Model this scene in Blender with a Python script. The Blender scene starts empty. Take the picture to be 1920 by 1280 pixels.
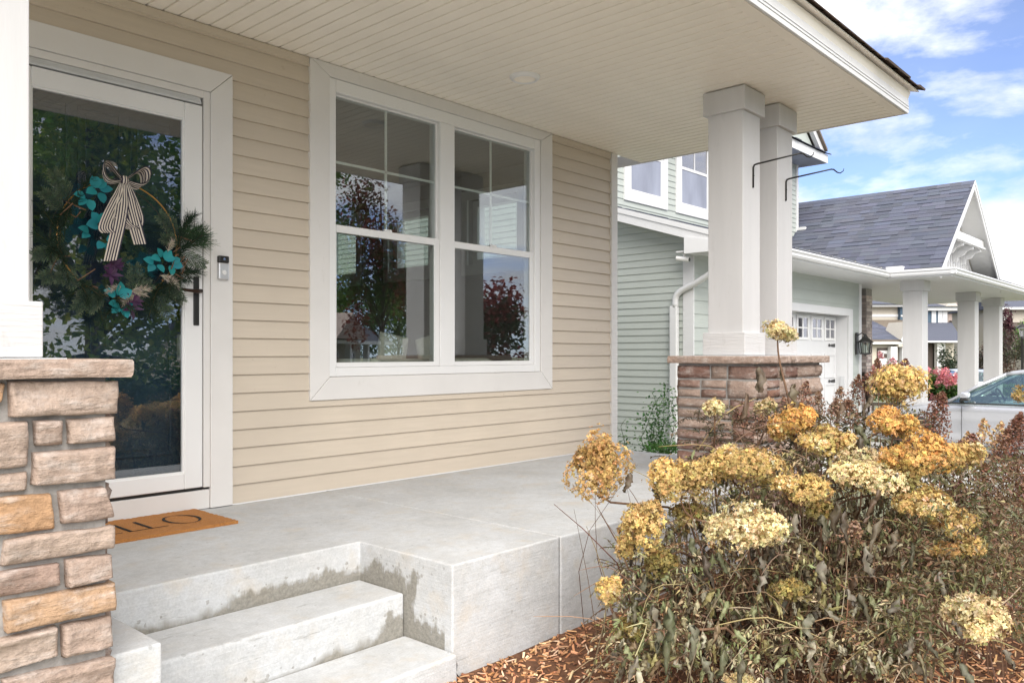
import bpy, math, random
from mathutils import Vector, Matrix, noise
random.seed(7)
R = math.radians
sc = bpy.context.scene
col = sc.collection

# ------------------------------------------------------------------ camera
CAM = Vector((0.0, -4.155, 0.835))
AX = Vector((0.7396, 0.6730, 0.0)); RT = Vector((0.6730, -0.7396, 0.0)); UP = Vector((0, 0, 1))
cam_d = bpy.data.cameras.new('camera')
cam = bpy.data.objects.new('camera', cam_d); col.objects.link(cam)
cam.location = CAM
cam.rotation_euler = (R(90), 0, -math.atan2(0.7396, 0.6730))
cam_d.sensor_width = 36; cam_d.lens = 36 * 1512 / 1920
cam_d.shift_y = 23 / 1920
cam_d.clip_start = 0.05; cam_d.clip_end = 2000
sc.camera = cam
def at(px, py, d):                      # a point seen at (px,py) of the 1920 frame, d metres deep
    return CAM + AX * d + RT * ((px - 960) / 1512 * d) + UP * ((663 - py) / 1512 * d)

# ------------------------------------------------------------------ sky, sun, exposure
SUN_EL, SUN_AZ = 42, 220               # azimuth from +Y clockwise
w = bpy.data.worlds.new('World'); sc.world = w; w.use_nodes = True
nt = w.node_tree; nt.nodes.clear()
def wn(t, **k):
    n = nt.nodes.new(t)
    for a, b in k.items(): setattr(n, a, b)
    return n
out = wn('ShaderNodeOutputWorld'); bg = wn('ShaderNodeBackground')
sky = wn('ShaderNodeTexSky', sky_type='NISHITA', sun_disc=False)
sky.sun_elevation = R(SUN_EL); sky.sun_rotation = R(SUN_AZ); sky.air_density = 0.42; sky.dust_density = 0.3; sky.ozone_density = 3.0
geo = wn('ShaderNodeTexCoord')
mp = wn('ShaderNodeMapping'); mp.inputs['Scale'].default_value = (1, 1, 2.3); mp.inputs['Location'].default_value = (2.9, 4.1, 1.7)
n1 = wn('ShaderNodeTexNoise'); n1.inputs['Scale'].default_value = 3.0; n1.inputs['Detail'].default_value = 9; n1.inputs['Roughness'].default_value = 0.58
n1.inputs['Distortion'].default_value = 0.25
rp = wn('ShaderNodeValToRGB'); rp.color_ramp.elements[0].color = (0.10, 0.10, 0.10, 1); rp.color_ramp.elements[0].position = 0.385; rp.color_ramp.elements[1].position = 0.525
mx = wn('ShaderNodeMix', data_type='RGBA')
n2 = wn('ShaderNodeTexNoise'); n2.inputs['Scale'].default_value = 6.5; n2.inputs['Detail'].default_value = 6
cr = wn('ShaderNodeValToRGB'); cr.color_ramp.elements[0].position = 0.35; cr.color_ramp.elements[1].position = 0.62
cr.color_ramp.elements[0].color = (3.0, 3.05, 3.25, 1); cr.color_ramp.elements[1].color = (4.3, 4.3, 4.35, 1)
L = nt.links.new
L(geo.outputs['Generated'], mp.inputs['Vector']); L(mp.outputs['Vector'], n1.inputs['Vector'])
L(mp.outputs['Vector'], n2.inputs['Vector']); L(n2.outputs['Fac'], cr.inputs['Fac']); L(cr.outputs['Color'], mx.inputs['B']); L(n1.outputs['Fac'], rp.inputs['Fac']); L(rp.outputs['Color'], mx.inputs['Factor'])
tn = wn('ShaderNodeMix', data_type='RGBA', blend_type='MULTIPLY'); tn.inputs['Factor'].default_value = 1.0; tn.inputs['B'].default_value = (0.93, 0.91, 0.95, 1)
L(sky.outputs['Color'], tn.inputs['A']); L(tn.outputs['Result'], mx.inputs['A']); L(mx.outputs['Result'], bg.inputs['Color'])
bg.inputs['Strength'].default_value = 0.06
L(bg.outputs['Background'], out.inputs['Surface'])
sd = bpy.data.lights.new('sun', 'SUN'); sun = bpy.data.objects.new('sun', sd); col.objects.link(sun)
sd.energy = 1.1; sd.angle = R(72); sd.color = (1.0, 0.95, 0.87)
az = R(SUN_AZ)
sdir = Vector((math.sin(az) * math.cos(R(SUN_EL)), math.cos(az) * math.cos(R(SUN_EL)), math.sin(R(SUN_EL))))
sun.rotation_euler = sdir.to_track_quat('Z', 'Y').to_euler()
sc.view_settings.view_transform = 'Standard'; sc.view_settings.look = 'None'
sc.view_settings.gamma = 1; sc.view_settings.use_curve_mapping = False
sc.view_settings.exposure = 2.6
sc.render.engine = 'CYCLES'
sc.cycles.max_bounces = 10; sc.cycles.diffuse_bounces = 6; sc.cycles.transparent_max_bounces = 16
sc.cycles.use_denoising = True

# ------------------------------------------------------------------ materials
class NT:
    def __init__(s, name):
        s.m = bpy.data.materials.new(name); s.m.use_nodes = True
        s.t = s.m.node_tree; s.b = s.t.nodes['Principled BSDF']; s.o = s.t.nodes['Material Output']
    def n(s, t, **k):
        nd = s.t.nodes.new(t)
        for a, b in k.items(): setattr(nd, a, b)
        return nd
    def l(s, a, b): s.t.links.new(a, b)
    def coord(s, which='Object', scale=(1, 1, 1)):
        c = s.n('ShaderNodeTexCoord'); m = s.n('ShaderNodeMapping'); m.inputs['Scale'].default_value = scale
        s.l(c.outputs[which], m.inputs['Vector']); return m.outputs['Vector']
    def noise(s, vec, scale, detail=4, rough=0.55):
        nd = s.n('ShaderNodeTexNoise'); nd.inputs['Scale'].default_value = scale; nd.inputs['Detail'].default_value = detail
        nd.inputs['Roughness'].default_value = rough
        if vec is not None: s.l(vec, nd.inputs['Vector'])
        return nd.outputs['Fac']
    def ramp(s, fac, p0, p1, c0=(0, 0, 0, 1), c1=(1, 1, 1, 1)):
        r = s.n('ShaderNodeValToRGB'); e = r.color_ramp.elements
        e[0].position = p0; e[1].position = p1; e[0].color = c0; e[1].color = c1
        s.l(fac, r.inputs['Fac']); return r.outputs['Color']
    def mix(s, fac, a, b, mode='MIX'):
        m = s.n('ShaderNodeMix', data_type='RGBA', blend_type=mode)
        for v, k in ((fac, 'Factor'), (a, 'A'), (b, 'B')):
            if isinstance(v, (int, float)): m.inputs[k].default_value = v
            elif isinstance(v, tuple): m.inputs[k].default_value = v if len(v) == 4 else v + (1,)
            else: s.l(v, m.inputs[k])
        return m.outputs['Result']
    def math(s, op, a, b=None, c=None):
        m = s.n('ShaderNodeMath', operation=op)
        for i, v in enumerate((a, b, c)):
            if v is None: continue
            if isinstance(v, (int, float)): m.inputs[i].default_value = v
            else: s.l(v, m.inputs[i])
        return m.outputs[0]
    def bump(s, h, strength=0.3, dist=0.01):
        b = s.n('ShaderNodeBump'); b.inputs['Strength'].default_value = strength; b.inputs['Distance'].default_value = dist
        s.l(h, b.inputs['Height']); s.l(b.outputs['Normal'], s.b.inputs['Normal'])
    def col(s, v):
        if isinstance(v, tuple): s.b.inputs['Base Color'].default_value = v if len(v) == 4 else v + (1,)
        else: s.l(v, s.b.inputs['Base Color'])
    def rough(s, v): s.b.inputs['Roughness'].default_value = v

def basic(name, c, rough=0.6, var=0.12, scale=6, bump=0.0, bscale=60, spec=0.4, stretch=(1, 1, 1), metal=0, coord='Object'):
    t = NT(name); v = t.coord(coord, stretch)
    n = t.noise(v, scale, 5)
    d = tuple(x * (1 - var) for x in c); e = tuple(min(1, x * (1 + var)) for x in c)
    t.col(t.ramp(n, 0.3, 0.7, d + (1,), e + (1,)))
    t.rough(rough); t.b.inputs['Specular IOR Level'].default_value = spec; t.b.inputs['Metallic'].default_value = metal
    if bump: t.bump(t.noise(v, bscale, 4), bump, 0.004)
    return t.m
def scuffed(m, amt=0.10):
    t = NT.__new__(NT); t.m = m; t.t = m.node_tree; t.b = t.t.nodes['Principled BSDF']; t.o = t.t.nodes['Material Output']
    src = t.b.inputs['Base Color'].links[0].from_socket
    f = t.ramp(t.noise(t.coord('Object', (1, 1, .35)), 17, 6, .75), 0.60, 0.74, (1, 1, 1, 1), (1 - amt * 2.2, 1 - amt * 2.3, 1 - amt * 2.6, 1))
    t.col(t.mix(1.0, src, f, 'MULTIPLY'))
def attr_mat(name, rough=0.6, spec=0.25, trans=0.0, bump=0):
    t = NT(name); a = t.n('ShaderNodeVertexColor'); a.layer_name = 'Col'
    t.l(a.outputs['Color'], t.b.inputs['Base Color']); t.rough(rough); t.b.inputs['Specular IOR Level'].default_value = spec
    if bump: t.bump(t.noise(t.coord(), 90, 4), bump, 0.004)
    if trans:
        tr = t.n('ShaderNodeBsdfTranslucent'); t.l(a.outputs['Color'], tr.inputs['Color'])
        ms = t.n('ShaderNodeMixShader'); ms.inputs[0].default_value = trans
        t.l(t.b.outputs[0], ms.inputs[1]); t.l(tr.outputs[0], ms.inputs[2]); t.l(ms.outputs[0], t.o.inputs['Surface'])
    return t.m
def glass_mat(name, f0, tint=(0.86, 0.9, 0.88), rough=0.0):
    t = NT(name); lw = t.n('ShaderNodeLayerWeight'); lw.inputs['Blend'].default_value = 0.5
    p = t.math('POWER', lw.outputs['Facing'], 5); f = t.math('MULTIPLY_ADD', p, 1 - f0, f0)
    g = t.n('ShaderNodeBsdfGlossy'); g.inputs['Roughness'].default_value = rough; g.inputs['Color'].default_value = (0.95, 0.96, 1, 1)
    tr = t.n('ShaderNodeBsdfTransparent'); tr.inputs['Color'].default_value = tint + (1,)
    ms = t.n('ShaderNodeMixShader'); t.l(f, ms.inputs[0]); t.l(tr.outputs[0], ms.inputs[1]); t.l(g.outputs[0], ms.inputs[2])
    t.l(ms.outputs[0], t.o.inputs['Surface']); return t.m

M = {}
def siding_mat(name, c, var=0.05):
    t = NT(name); v = t.coord('Object', (1, 1, 14)); n = t.noise(v, 3, 4)
    v2 = t.coord('Object'); n2 = t.noise(v2, 1.3, 4)
    a = t.ramp(n, 0.3, 0.7, tuple(x * (1 - var) for x in c) + (1,), tuple(x * (1 + var) for x in c) + (1,))
    sp = t.ramp(t.noise(v2, 23, 2), 0.70, 0.76, (1, 1, 1, 1), (0.9, 0.88, 0.86, 1))
    a = t.mix(1.0, a, sp, 'MULTIPLY')
    oi = t.n('ShaderNodeObjectInfo'); a = t.mix(1.0, a, t.ramp(oi.outputs['Random'], 0, 1, (0.955, 0.955, 0.96, 1), (1.03, 1.03, 1.025, 1)), 'MULTIPLY')
    t.col(t.mix(t.ramp(n2, 0.35, 0.7), a, tuple(x * 0.93 for x in c)))
    t.rough(0.5); t.b.inputs['Specular IOR Level'].default_value = 0.3
    t.bump(t.noise(t.coord('Object', (4, 4, 40)), 12, 4), 0.12, 0.003); return t.m
M['beige'] = siding_mat('beige_vinyl', (0.56, 0.487, 0.398))
M['sage'] = siding_mat('sage_vinyl', (0.43, 0.462, 0.432))
M['trim'] = basic('white_trim', (0.66, 0.64, 0.62), 0.5, 0.03, 4, 0.06, 120)
M['upvc'] = basic('white_vinyl_frame', (0.73, 0.725, 0.72), 0.35, 0.02, 3)
M['soffit'] = basic('cream_soffit', (0.88, 0.825, 0.735), 0.45, 0.03, 3)
M['groove'] = basic('soffit_channel', (0.16, 0.13, 0.10), 0.7, 0.1)
M['column'] = basic('painted_wood', (0.545, 0.535, 0.535), 0.55, 0.06, 5, 0.35, 30, stretch=(1, 1, 0.12))
M['plinthw'] = basic('rough_sawn_paint', (0.55, 0.542, 0.542), 0.6, 0.04, 7, 0.7, 22, stretch=(0.5, 0.5, 5))
M['fascia'] = basic('white_fascia', (0.64, 0.64, 0.645), 0.4, 0.02)
M['mortar'] = basic('grey_mortar', (0.30, 0.285, 0.27), 0.95, 0.2, 25, 0.8, 90)
M['navy'] = basic('navy_door', (0.022, 0.05, 0.082), 0.35, 0.1)
M['black'] = basic('black_metal', (0.02, 0.019, 0.018), 0.4, 0.2)
M['bronze'] = basic('bronze_metal', (0.05, 0.03, 0.02), 0.35, 0.2, metal=0.7)
M['silver'] = basic('silver_metal', (0.6, 0.6, 0.61), 0.35, 0.05, metal=0.6)
M['alu'] = basic('grey_aluminium', (0.55, 0.56, 0.57), 0.35, 0.05)
M['gold'] = basic('gold_hoop', (0.45, 0.24, 0.06), 0.35, 0.1, metal=0.5)
M['darkgap'] = basic('dark_gap', (0.02, 0.02, 0.02), 0.9, 0.1)
M['room'] = basic('grey_room_wall', (0.30, 0.29, 0.28), 0.8, 0.05)
M['roomfloor'] = basic('room_floor', (0.16, 0.12, 0.09), 0.5, 0.2)
M['sofa'] = basic('pale_fabric', (0.6, 0.57, 0.52), 0.9, 0.1, 30)
M['glass'] = glass_mat('window_glass', 0.15)
M['storm'] = glass_mat('storm_glass', 0.10, (0.86, 0.88, 0.88))
M['farglass'] = glass_mat('upper_window_glass', 0.30, (0.5, 0.5, 0.55))
M['screen'] = basic('bluegrey_screen', (0.27, 0.29, 0.36), 0.7, 0.15, 3, stretch=(1, 1, 0.4))
M['leafy'] = attr_mat('leaf', 0.5, 0.3, 0.4)
M['dry'] = attr_mat('dry_leaf', 0.5, 0.4, 0.2)
M['petal'] = attr_mat('dry_petal', 0.8, 0.1, 0.3)
M['chips'] = attr_mat('wood_chip', 0.85, 0.15, 0, 0.4)
M['stone_v'] = None
M['bark'] = basic('bark', (0.11, 0.085, 0.065), 0.9, 0.3, 20, 0.6, 40)
M['twig'] = basic('brown_twig', (0.15, 0.085, 0.05), 0.8, 0.35, 30)
M['soil'] = basic('mulch_soil', (0.12, 0.055, 0.028), 0.95, 0.4, 30, 0.6, 60)
M['grass'] = basic('grass_ground', (0.175, 0.18, 0.11), 0.9, 0.35, 3, 0.5, 90)
M['asphalt'] = basic('asphalt', (0.055, 0.055, 0.057), 0.9, 0.2, 40, 0.3, 200)
M['drive'] = basic('driveway_concrete', (0.50, 0.49, 0.47), 0.85, 0.1, 3, 0.2, 100)
M['rubber'] = basic('black_rubber', (0.015, 0.015, 0.015), 0.7, 0.1)
M['carpaint'] = None

for k_, a_ in (('column', .05), ('plinthw', .07), ('trim', .035), ('fascia', .03), ('upvc', .02), ('soffit', .03)): scuffed(M[k_], a_)
def stone_mat():
    t = NT('cultured_stone'); v = t.coord('Object')
    oi = t.n('ShaderNodeAttribute'); oi.attribute_name = 'tone'; oi.attribute_type = 'OBJECT'
    base = t.n('ShaderNodeValToRGB'); e = base.color_ramp.elements
    base.color_ramp.interpolation = 'LINEAR'
    e[0].position = 0; e[0].color = (0.29, 0.215, 0.175, 1); e[1].position = 1; e[1].color = (0.43, 0.255, 0.14, 1)
    for p, c in ((0.25, (0.36, 0.265, 0.215, 1)), (0.5, (0.42, 0.325, 0.265, 1)), (0.72, (0.19, 0.10, 0.078, 1)), (0.86, (0.42, 0.275, 0.175, 1))):
        k = base.color_ramp.elements.new(p); k.color = c
    t.l(oi.outputs['Fac'], base.inputs['Fac'])
    n = t.noise(v, 14, 7, 0.65); n2 = t.noise(v, 55, 5, 0.7); n3 = t.noise(t.coord('Object', (1, 1, 4)), 9, 5, 0.6)
    c = t.mix(t.ramp(n, 0.40, 0.66), base.outputs['Color'], (0.55, 0.475, 0.43), 'MIX')
    c = t.mix(t.ramp(n3, 0.46, 0.66), base.outputs['Color'], c)
    c = t.mix(0.55, c, t.ramp(n2, 0.3, 0.7, (0.5, 0.5, 0.5, 1), (1.25, 1.25, 1.25, 1)), 'MULTIPLY')
    t.col(c); t.rough(0.88); t.b.inputs['Specular IOR Level'].default_value = 0.2
    h = t.math('MULTIPLY_ADD', n2, 0.5, n3); t.bump(h, 1.0, 0.014); return t.m
M['stone'] = stone_mat()

def concrete_mat(name, stain=None):
    t = NT(name); c = t.n('ShaderNodeTexCoord'); v = c.outputs['Object']
    n = t.noise(v, 2.2, 6, 0.62); n2 = t.noise(v, 120, 3, 0.6); n3 = t.noise(v, 9, 6, 0.7); nm = t.noise(v, 26, 5, 0.65)
    a = t.ramp(n, 0.32, 0.70, (0.45, 0.452, 0.452, 1), (0.57, 0.583, 0.60, 1))
    a = t.mix(t.ramp(n3, 0.46, 0.72), a, (0.52, 0.515, 0.505))
    a = t.mix(0.5, a, t.ramp(nm, 0.32, 0.68, (0.82, 0.82, 0.81, 1), (1.1, 1.1, 1.1, 1)), 'MULTIPLY')
    a = t.mix(0.4, a, t.ramp(n2, 0.3, 0.7, (0.72, 0.72, 0.72, 1), (1.12, 1.12, 1.12, 1)), 'MULTIPLY')
    # broom and form-board lines
    br = t.noise(t.coord('Object', (3, 3, 60)), 1.6, 4, 0.6); a = t.mix(0.35, a, t.ramp(br, 0.35, 0.65, (0.88, 0.88, 0.88, 1), (1.06, 1.06, 1.06, 1)), 'MULTIPLY')
    bl = t.ramp(t.noise(v, 5.5, 5, 0.6), 0.55, 0.74); a = t.mix(t.math('MULTIPLY', bl, 0.5), a, (0.50, 0.43, 0.34))
    # pits and drips
    for sc_, k_, f_ in ((15, 0.245, 0.35), (42, 0.20, 0.45)):
        vo = t.n('ShaderNodeTexVoronoi'); vo.inputs['Scale'].default_value = sc_; t.l(v, vo.inputs['Vector'])
        pit = t.math('LESS_THAN', t.math('ADD', vo.outputs['Distance'], t.math('MULTIPLY', n3, 0.35)), k_)
        a = t.mix(t.math('MULTIPLY', pit, f_), a, (0.17, 0.165, 0.15))
    # trowel marks across the slab: thin dashes along X
    dn = t.noise(t.coord('Object', (7, 38, 38)), 1.0, 4, 0.65)
    a = t.mix(t.math('MULTIPLY', t.ramp(dn, 0.63, 0.72), 0.5), a, (0.2, 0.195, 0.18))
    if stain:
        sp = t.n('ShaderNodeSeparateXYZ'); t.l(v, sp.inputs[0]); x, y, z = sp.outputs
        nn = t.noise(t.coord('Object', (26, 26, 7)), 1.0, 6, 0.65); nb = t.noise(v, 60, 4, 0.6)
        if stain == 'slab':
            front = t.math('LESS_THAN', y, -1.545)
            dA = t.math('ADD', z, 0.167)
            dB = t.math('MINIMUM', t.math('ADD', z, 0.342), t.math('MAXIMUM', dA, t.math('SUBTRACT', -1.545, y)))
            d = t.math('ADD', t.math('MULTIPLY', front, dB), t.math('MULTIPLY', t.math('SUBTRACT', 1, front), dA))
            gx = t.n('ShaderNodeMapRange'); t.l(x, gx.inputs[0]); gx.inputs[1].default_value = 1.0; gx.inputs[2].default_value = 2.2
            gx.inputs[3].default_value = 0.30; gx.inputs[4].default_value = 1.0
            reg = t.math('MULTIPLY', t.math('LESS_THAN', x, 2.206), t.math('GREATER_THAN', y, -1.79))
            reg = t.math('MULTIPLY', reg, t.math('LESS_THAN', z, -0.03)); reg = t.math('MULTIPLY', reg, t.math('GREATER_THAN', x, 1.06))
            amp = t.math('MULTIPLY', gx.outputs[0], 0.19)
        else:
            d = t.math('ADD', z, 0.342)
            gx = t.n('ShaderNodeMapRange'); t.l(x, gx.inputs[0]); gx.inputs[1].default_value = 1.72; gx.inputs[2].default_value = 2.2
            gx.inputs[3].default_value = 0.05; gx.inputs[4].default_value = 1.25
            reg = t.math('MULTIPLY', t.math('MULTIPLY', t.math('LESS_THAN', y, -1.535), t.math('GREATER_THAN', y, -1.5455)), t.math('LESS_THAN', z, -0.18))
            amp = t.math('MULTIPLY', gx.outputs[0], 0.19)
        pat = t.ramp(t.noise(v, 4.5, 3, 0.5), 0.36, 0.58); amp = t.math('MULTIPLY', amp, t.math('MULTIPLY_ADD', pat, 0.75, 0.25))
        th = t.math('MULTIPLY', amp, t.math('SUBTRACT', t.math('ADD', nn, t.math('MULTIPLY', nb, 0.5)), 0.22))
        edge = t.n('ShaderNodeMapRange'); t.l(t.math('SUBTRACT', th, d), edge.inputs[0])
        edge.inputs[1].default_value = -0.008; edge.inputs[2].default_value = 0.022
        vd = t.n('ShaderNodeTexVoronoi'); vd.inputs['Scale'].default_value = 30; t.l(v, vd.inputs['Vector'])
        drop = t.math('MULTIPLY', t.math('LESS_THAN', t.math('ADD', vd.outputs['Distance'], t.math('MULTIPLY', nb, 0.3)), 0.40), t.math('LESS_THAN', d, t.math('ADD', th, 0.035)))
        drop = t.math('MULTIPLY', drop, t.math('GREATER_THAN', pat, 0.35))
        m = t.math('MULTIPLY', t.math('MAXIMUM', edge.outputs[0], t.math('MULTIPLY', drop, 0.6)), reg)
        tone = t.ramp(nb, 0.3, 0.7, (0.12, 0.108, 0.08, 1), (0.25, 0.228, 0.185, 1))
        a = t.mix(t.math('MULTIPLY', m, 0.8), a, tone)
    t.col(a); t.rough(0.85); t.b.inputs['Specular IOR Level'].default_value = 0.25
    t.bump(t.math('ADD', t.math('MULTIPLY_ADD', n2, 0.5, nm), t.math('MULTIPLY', br, 0.7)), 0.4, 0.006); return t.m
M['slab'] = concrete_mat('porch_concrete', 'slab'); M['step'] = concrete_mat('step_concrete', 'step'); M['conc'] = concrete_mat('plain_concrete')

def shingle_mat(name, c):
    t = NT(name); a = t.n('ShaderNodeVertexColor'); a.layer_name = 'Col'
    n = t.noise(t.coord('Object'), 160, 2, 0.6)
    t.col(t.mix(0.5, t.mix(1.0, a.outputs['Color'], c, 'MULTIPLY'), t.ramp(n, 0.3, 0.7, (0.55, 0.55, 0.55, 1), (1.3, 1.3, 1.3, 1)), 'MULTIPLY'))
    t.rough(0.9); return t.m
M['shingle'] = shingle_mat('slate_shingle', (0.088, 0.096, 0.128))
M['shingle_b'] = shingle_mat('brown_shingle', (0.10, 0.07, 0.055))
M['shingle_p'] = shingle_mat('pinkish_shingle', (0.24, 0.17, 0.15))
def car_mat(name, c):
    t = NT(name); t.col(c); t.b.inputs['Metallic'].default_value = 0.45; t.rough(0.28)
    t.b.inputs['Coat Weight'].default_value = 0.6; t.b.inputs['Coat Roughness'].default_value = 0.05
    t.bump(t.noise(t.coord(), 300, 2), 0.02, 0.001); return t.m
M['carpaint'] = car_mat('silver_paint', (0.50, 0.51, 0.545)); M['carwhite'] = car_mat('white_paint', (0.75, 0.76, 0.78))
M['carglass'] = glass_mat('car_glass', 0.16, (0.80, 0.90, 0.86))
M['carin'] = basic('car_interior', (0.07, 0.075, 0.08), 0.8, 0.2)

# ------------------------------------------------------------------ object helpers
def link(o, parent=None):
    col.objects.link(o)
    if parent is not None: o.parent = parent
    return o
def tag(o, label=None, cat=None, group=None, kind=None):
    if label: o['label'] = label
    if cat: o['category'] = cat
    if group: o['group'] = group
    if kind: o['kind'] = kind
    return o
def empty(name, label, cat, loc=(0, 0, 0), rz=0, group=None):
    o = bpy.data.objects.new(name, None); o.empty_display_size = 0.1; o.location = loc; o.rotation_euler = (0, 0, rz)
    col.objects.link(o); return tag(o, label, cat, group)
class MB:
    def __init__(s): s.v = []; s.f = []; s.c = []; s.uv = None; s.mi = []; s.cur = 0
    def add(s, vs, fs, c=None):
        b = len(s.v); s.v += [tuple(p) for p in vs]
        s.f += [tuple(b + i for i in f) for f in fs]; s.mi += [s.cur] * len(fs)
        if c is not None:
            s.c += [c] * len(vs)
        return s
    def box(s, x0, x1, y0, y1, z0, z1, c=None):
        vs = [(x, y, z) for z in (z0, z1) for y in (y0, y1) for x in (x0, x1)]
        return s.add(vs, [(0, 2, 3, 1), (4, 5, 7, 6), (0, 1, 5, 4), (2, 6, 7, 3), (0, 4, 6, 2), (1, 3, 7, 5)], c)
    def obox(s, o, u, v, w_, c=None):     # a box from corner o along vectors u, v, w_
        o, u, v, w_ = map(Vector, (o, u, v, w_))
        vs = [o + u * i + v * j + w_ * k for k in (0, 1) for j in (0, 1) for i in (0, 1)]
        return s.add(vs, [(0, 2, 3, 1), (4, 5, 7, 6), (0, 1, 5, 4), (2, 6, 7, 3), (0, 4, 6, 2), (1, 3, 7, 5)], c)
    def prism(s, pts, d, c=None):         # planar polygon swept by vector d
        n = len(pts); d = Vector(d); a = [Vector(p) for p in pts]; vs = a + [p + d for p in a]
        fs = [tuple(range(n))[::-1], tuple(range(n, 2 * n))] + [(i, (i + 1) % n, n + (i + 1) % n, n + i) for i in range(n)]
        return s.add(vs, fs, c)
    def tube(s, path, rad, n=8, c=None, cap=True):
        path = [Vector(p) for p in path]; m = len(path)
        rads = rad if isinstance(rad, (list, tuple)) else [rad] * m
        vs = []; prev = None
        for i, p in enumerate(path):
            t = (path[min(i + 1, m - 1)] - path[max(i - 1, 0)])
            t = t.normalized() if t.length > 1e-9 else Vector((0, 0, 1))
            if prev is None:
                a = t.orthogonal().normalized()
            else:
                a = prev - t * prev.dot(t); a = a.normalized() if a.length > 1e-6 else t.orthogonal().normalized()
            prev = a; b = t.cross(a)
            vs += [p + (a * math.cos(2 * math.pi * k / n) + b * math.sin(2 * math.pi * k / n)) * rads[i] for k in range(n)]
        fs = [(i * n + k, i * n + (k + 1) % n, (i + 1) * n + (k + 1) % n, (i + 1) * n + k) for i in range(m - 1) for k in range(n)]
        if cap: fs += [tuple(range(n))[::-1], tuple(range((m - 1) * n, m * n))]
        return s.add(vs, fs, c)
    def lathe(s, prof, n=24, o=(0, 0, 0), c=None):   # prof: (r, z)
        ox, oy, oz = o
        vs = [(ox + r * math.cos(2 * math.pi * k / n), oy + r * math.sin(2 * math.pi * k / n), oz + z) for r, z in prof for k in range(n)]
        fs = [(i * n + k, i * n + (k + 1) % n, (i + 1) * n + (k + 1) % n, (i + 1) * n + k) for i in range(len(prof) - 1) for k in range(n)]
        return s.add(vs, fs, c)
    def mesh(s, name, mat, smooth=False):
        me = bpy.data.meshes.new(name); me.from_pydata(s.v, [], s.f)
        for m in (mat if isinstance(mat, (list, tuple)) else [mat]): me.materials.append(m)
        if any(s.mi): me.polygons.foreach_set('material_index', s.mi)
        if s.c and len(s.c) == len(s.v):
            at_ = me.color_attributes.new('Col', 'FLOAT_COLOR', 'POINT')
            at_.data.foreach_set('color', [x for q in s.c for x in (q[0], q[1], q[2], 1.0)])
        if smooth: me.polygons.foreach_set('use_smooth', [True] * len(me.polygons))
        me.update(); return me
    def build(s, name, mat, parent=None, bevel=0, smooth=False, seg=2, **kw):
        o = bpy.data.objects.new(name, s.mesh(name, mat, smooth)); link(o, parent)
        if bevel:
            b = o.modifiers.new('bevel', 'BEVEL'); b.width = bevel; b.segments = seg; b.limit_method = 'ANGLE'; b.angle_limit = R(35)
        return tag(o, **kw)
def bx(name, mat, parent, x0, x1, y0, y1, z0, z1, bevel=0.003, **kw):
    return MB().box(x0, x1, y0, y1, z0, z1).build(name, mat, parent, bevel=bevel, **kw)
def place(o, parent=None, loc=None, rz=None):       # copies with shared mesh
    c = o.copy(); link(c, parent if parent is not None else o.parent)
    if loc is not None: c.location = loc
    if rz is not None: c.rotation_euler = (0, 0, rz)
    return c
def copy_tree(o, parent=None):
    c = o.copy(); col.objects.link(c); c.parent = parent
    for ch in list(o.children): copy_tree(ch, c)
    return c
def jit(c, a=0.15):
    k = 1 + random.uniform(-a, a); return tuple(max(0, x * k * (1 + random.uniform(-a, a) * 0.4)) for x in c)
def lerp(a, b, t): return tuple(x + (y - x) * t for x, y in zip(a, b))

# lapped boards: one object per course, cut round openings. o: origin at the wall foot, u: along, n: outward
def siding(parent, mat, o, u, n, length, z0, z1, exp, holes=(), slope=None, name='siding_plank', thick=0.014):
    o, u, n = Vector(o), Vector(u), Vector(n)
    z = z0
    while z < z1 - 0.01:
        t = min(z + exp, z1)
        segs = [(0.0, length, z, t)]
        for (a, b, c, d) in holes:
            new = []
            for (p, q, r, s_) in segs:
                if b <= p or a >= q or d <= r + 1e-4 or c >= s_ - 1e-4: new.append((p, q, r, s_)); continue
                if a > p: new.append((p, a, r, s_))
                if c > r + 0.006: new.append((max(a, p), min(b, q), r, c))
                elif d < s_ - 0.006: new.append((max(a, p), min(b, q), d, s_))
                if b < q: new.append((b, q, r, s_))
            segs = new
        segs.sort(); runs = []
        for sg in segs:
            if runs and abs(runs[-1][-1][1] - sg[0]) < 1e-6: runs[-1].append(sg)
            else: runs.append([sg])
        for run in runs:
            mb = MB()
            for (p, q, r, s_) in run:
                def dep(zz): return thick - (thick - 0.003) * (zz - z) / exp
                lap = 0.004 if s_ >= t - 1e-6 else 0
                pts = [(0, r), (dep(r) , r), (dep(s_), s_ + lap), (0, s_ + lap)]
                vs = []
                for (uu, side) in ((p, 0), (q, 1)):
                    for (dn, zz) in pts:
                        ua = uu
                        if slope and side == 0: ua = max(uu, slope(zz))
                        vs.append(o + u * ua + n * dn + UP * zz)
                mb.add(vs, [(3, 2, 1, 0), (4, 5, 6, 7)] + [(i, (i + 1) % 4, 4 + (i + 1) % 4, 4 + i) for i in range(4)])
            mb.build(name, mat, parent)
        z = t

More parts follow.
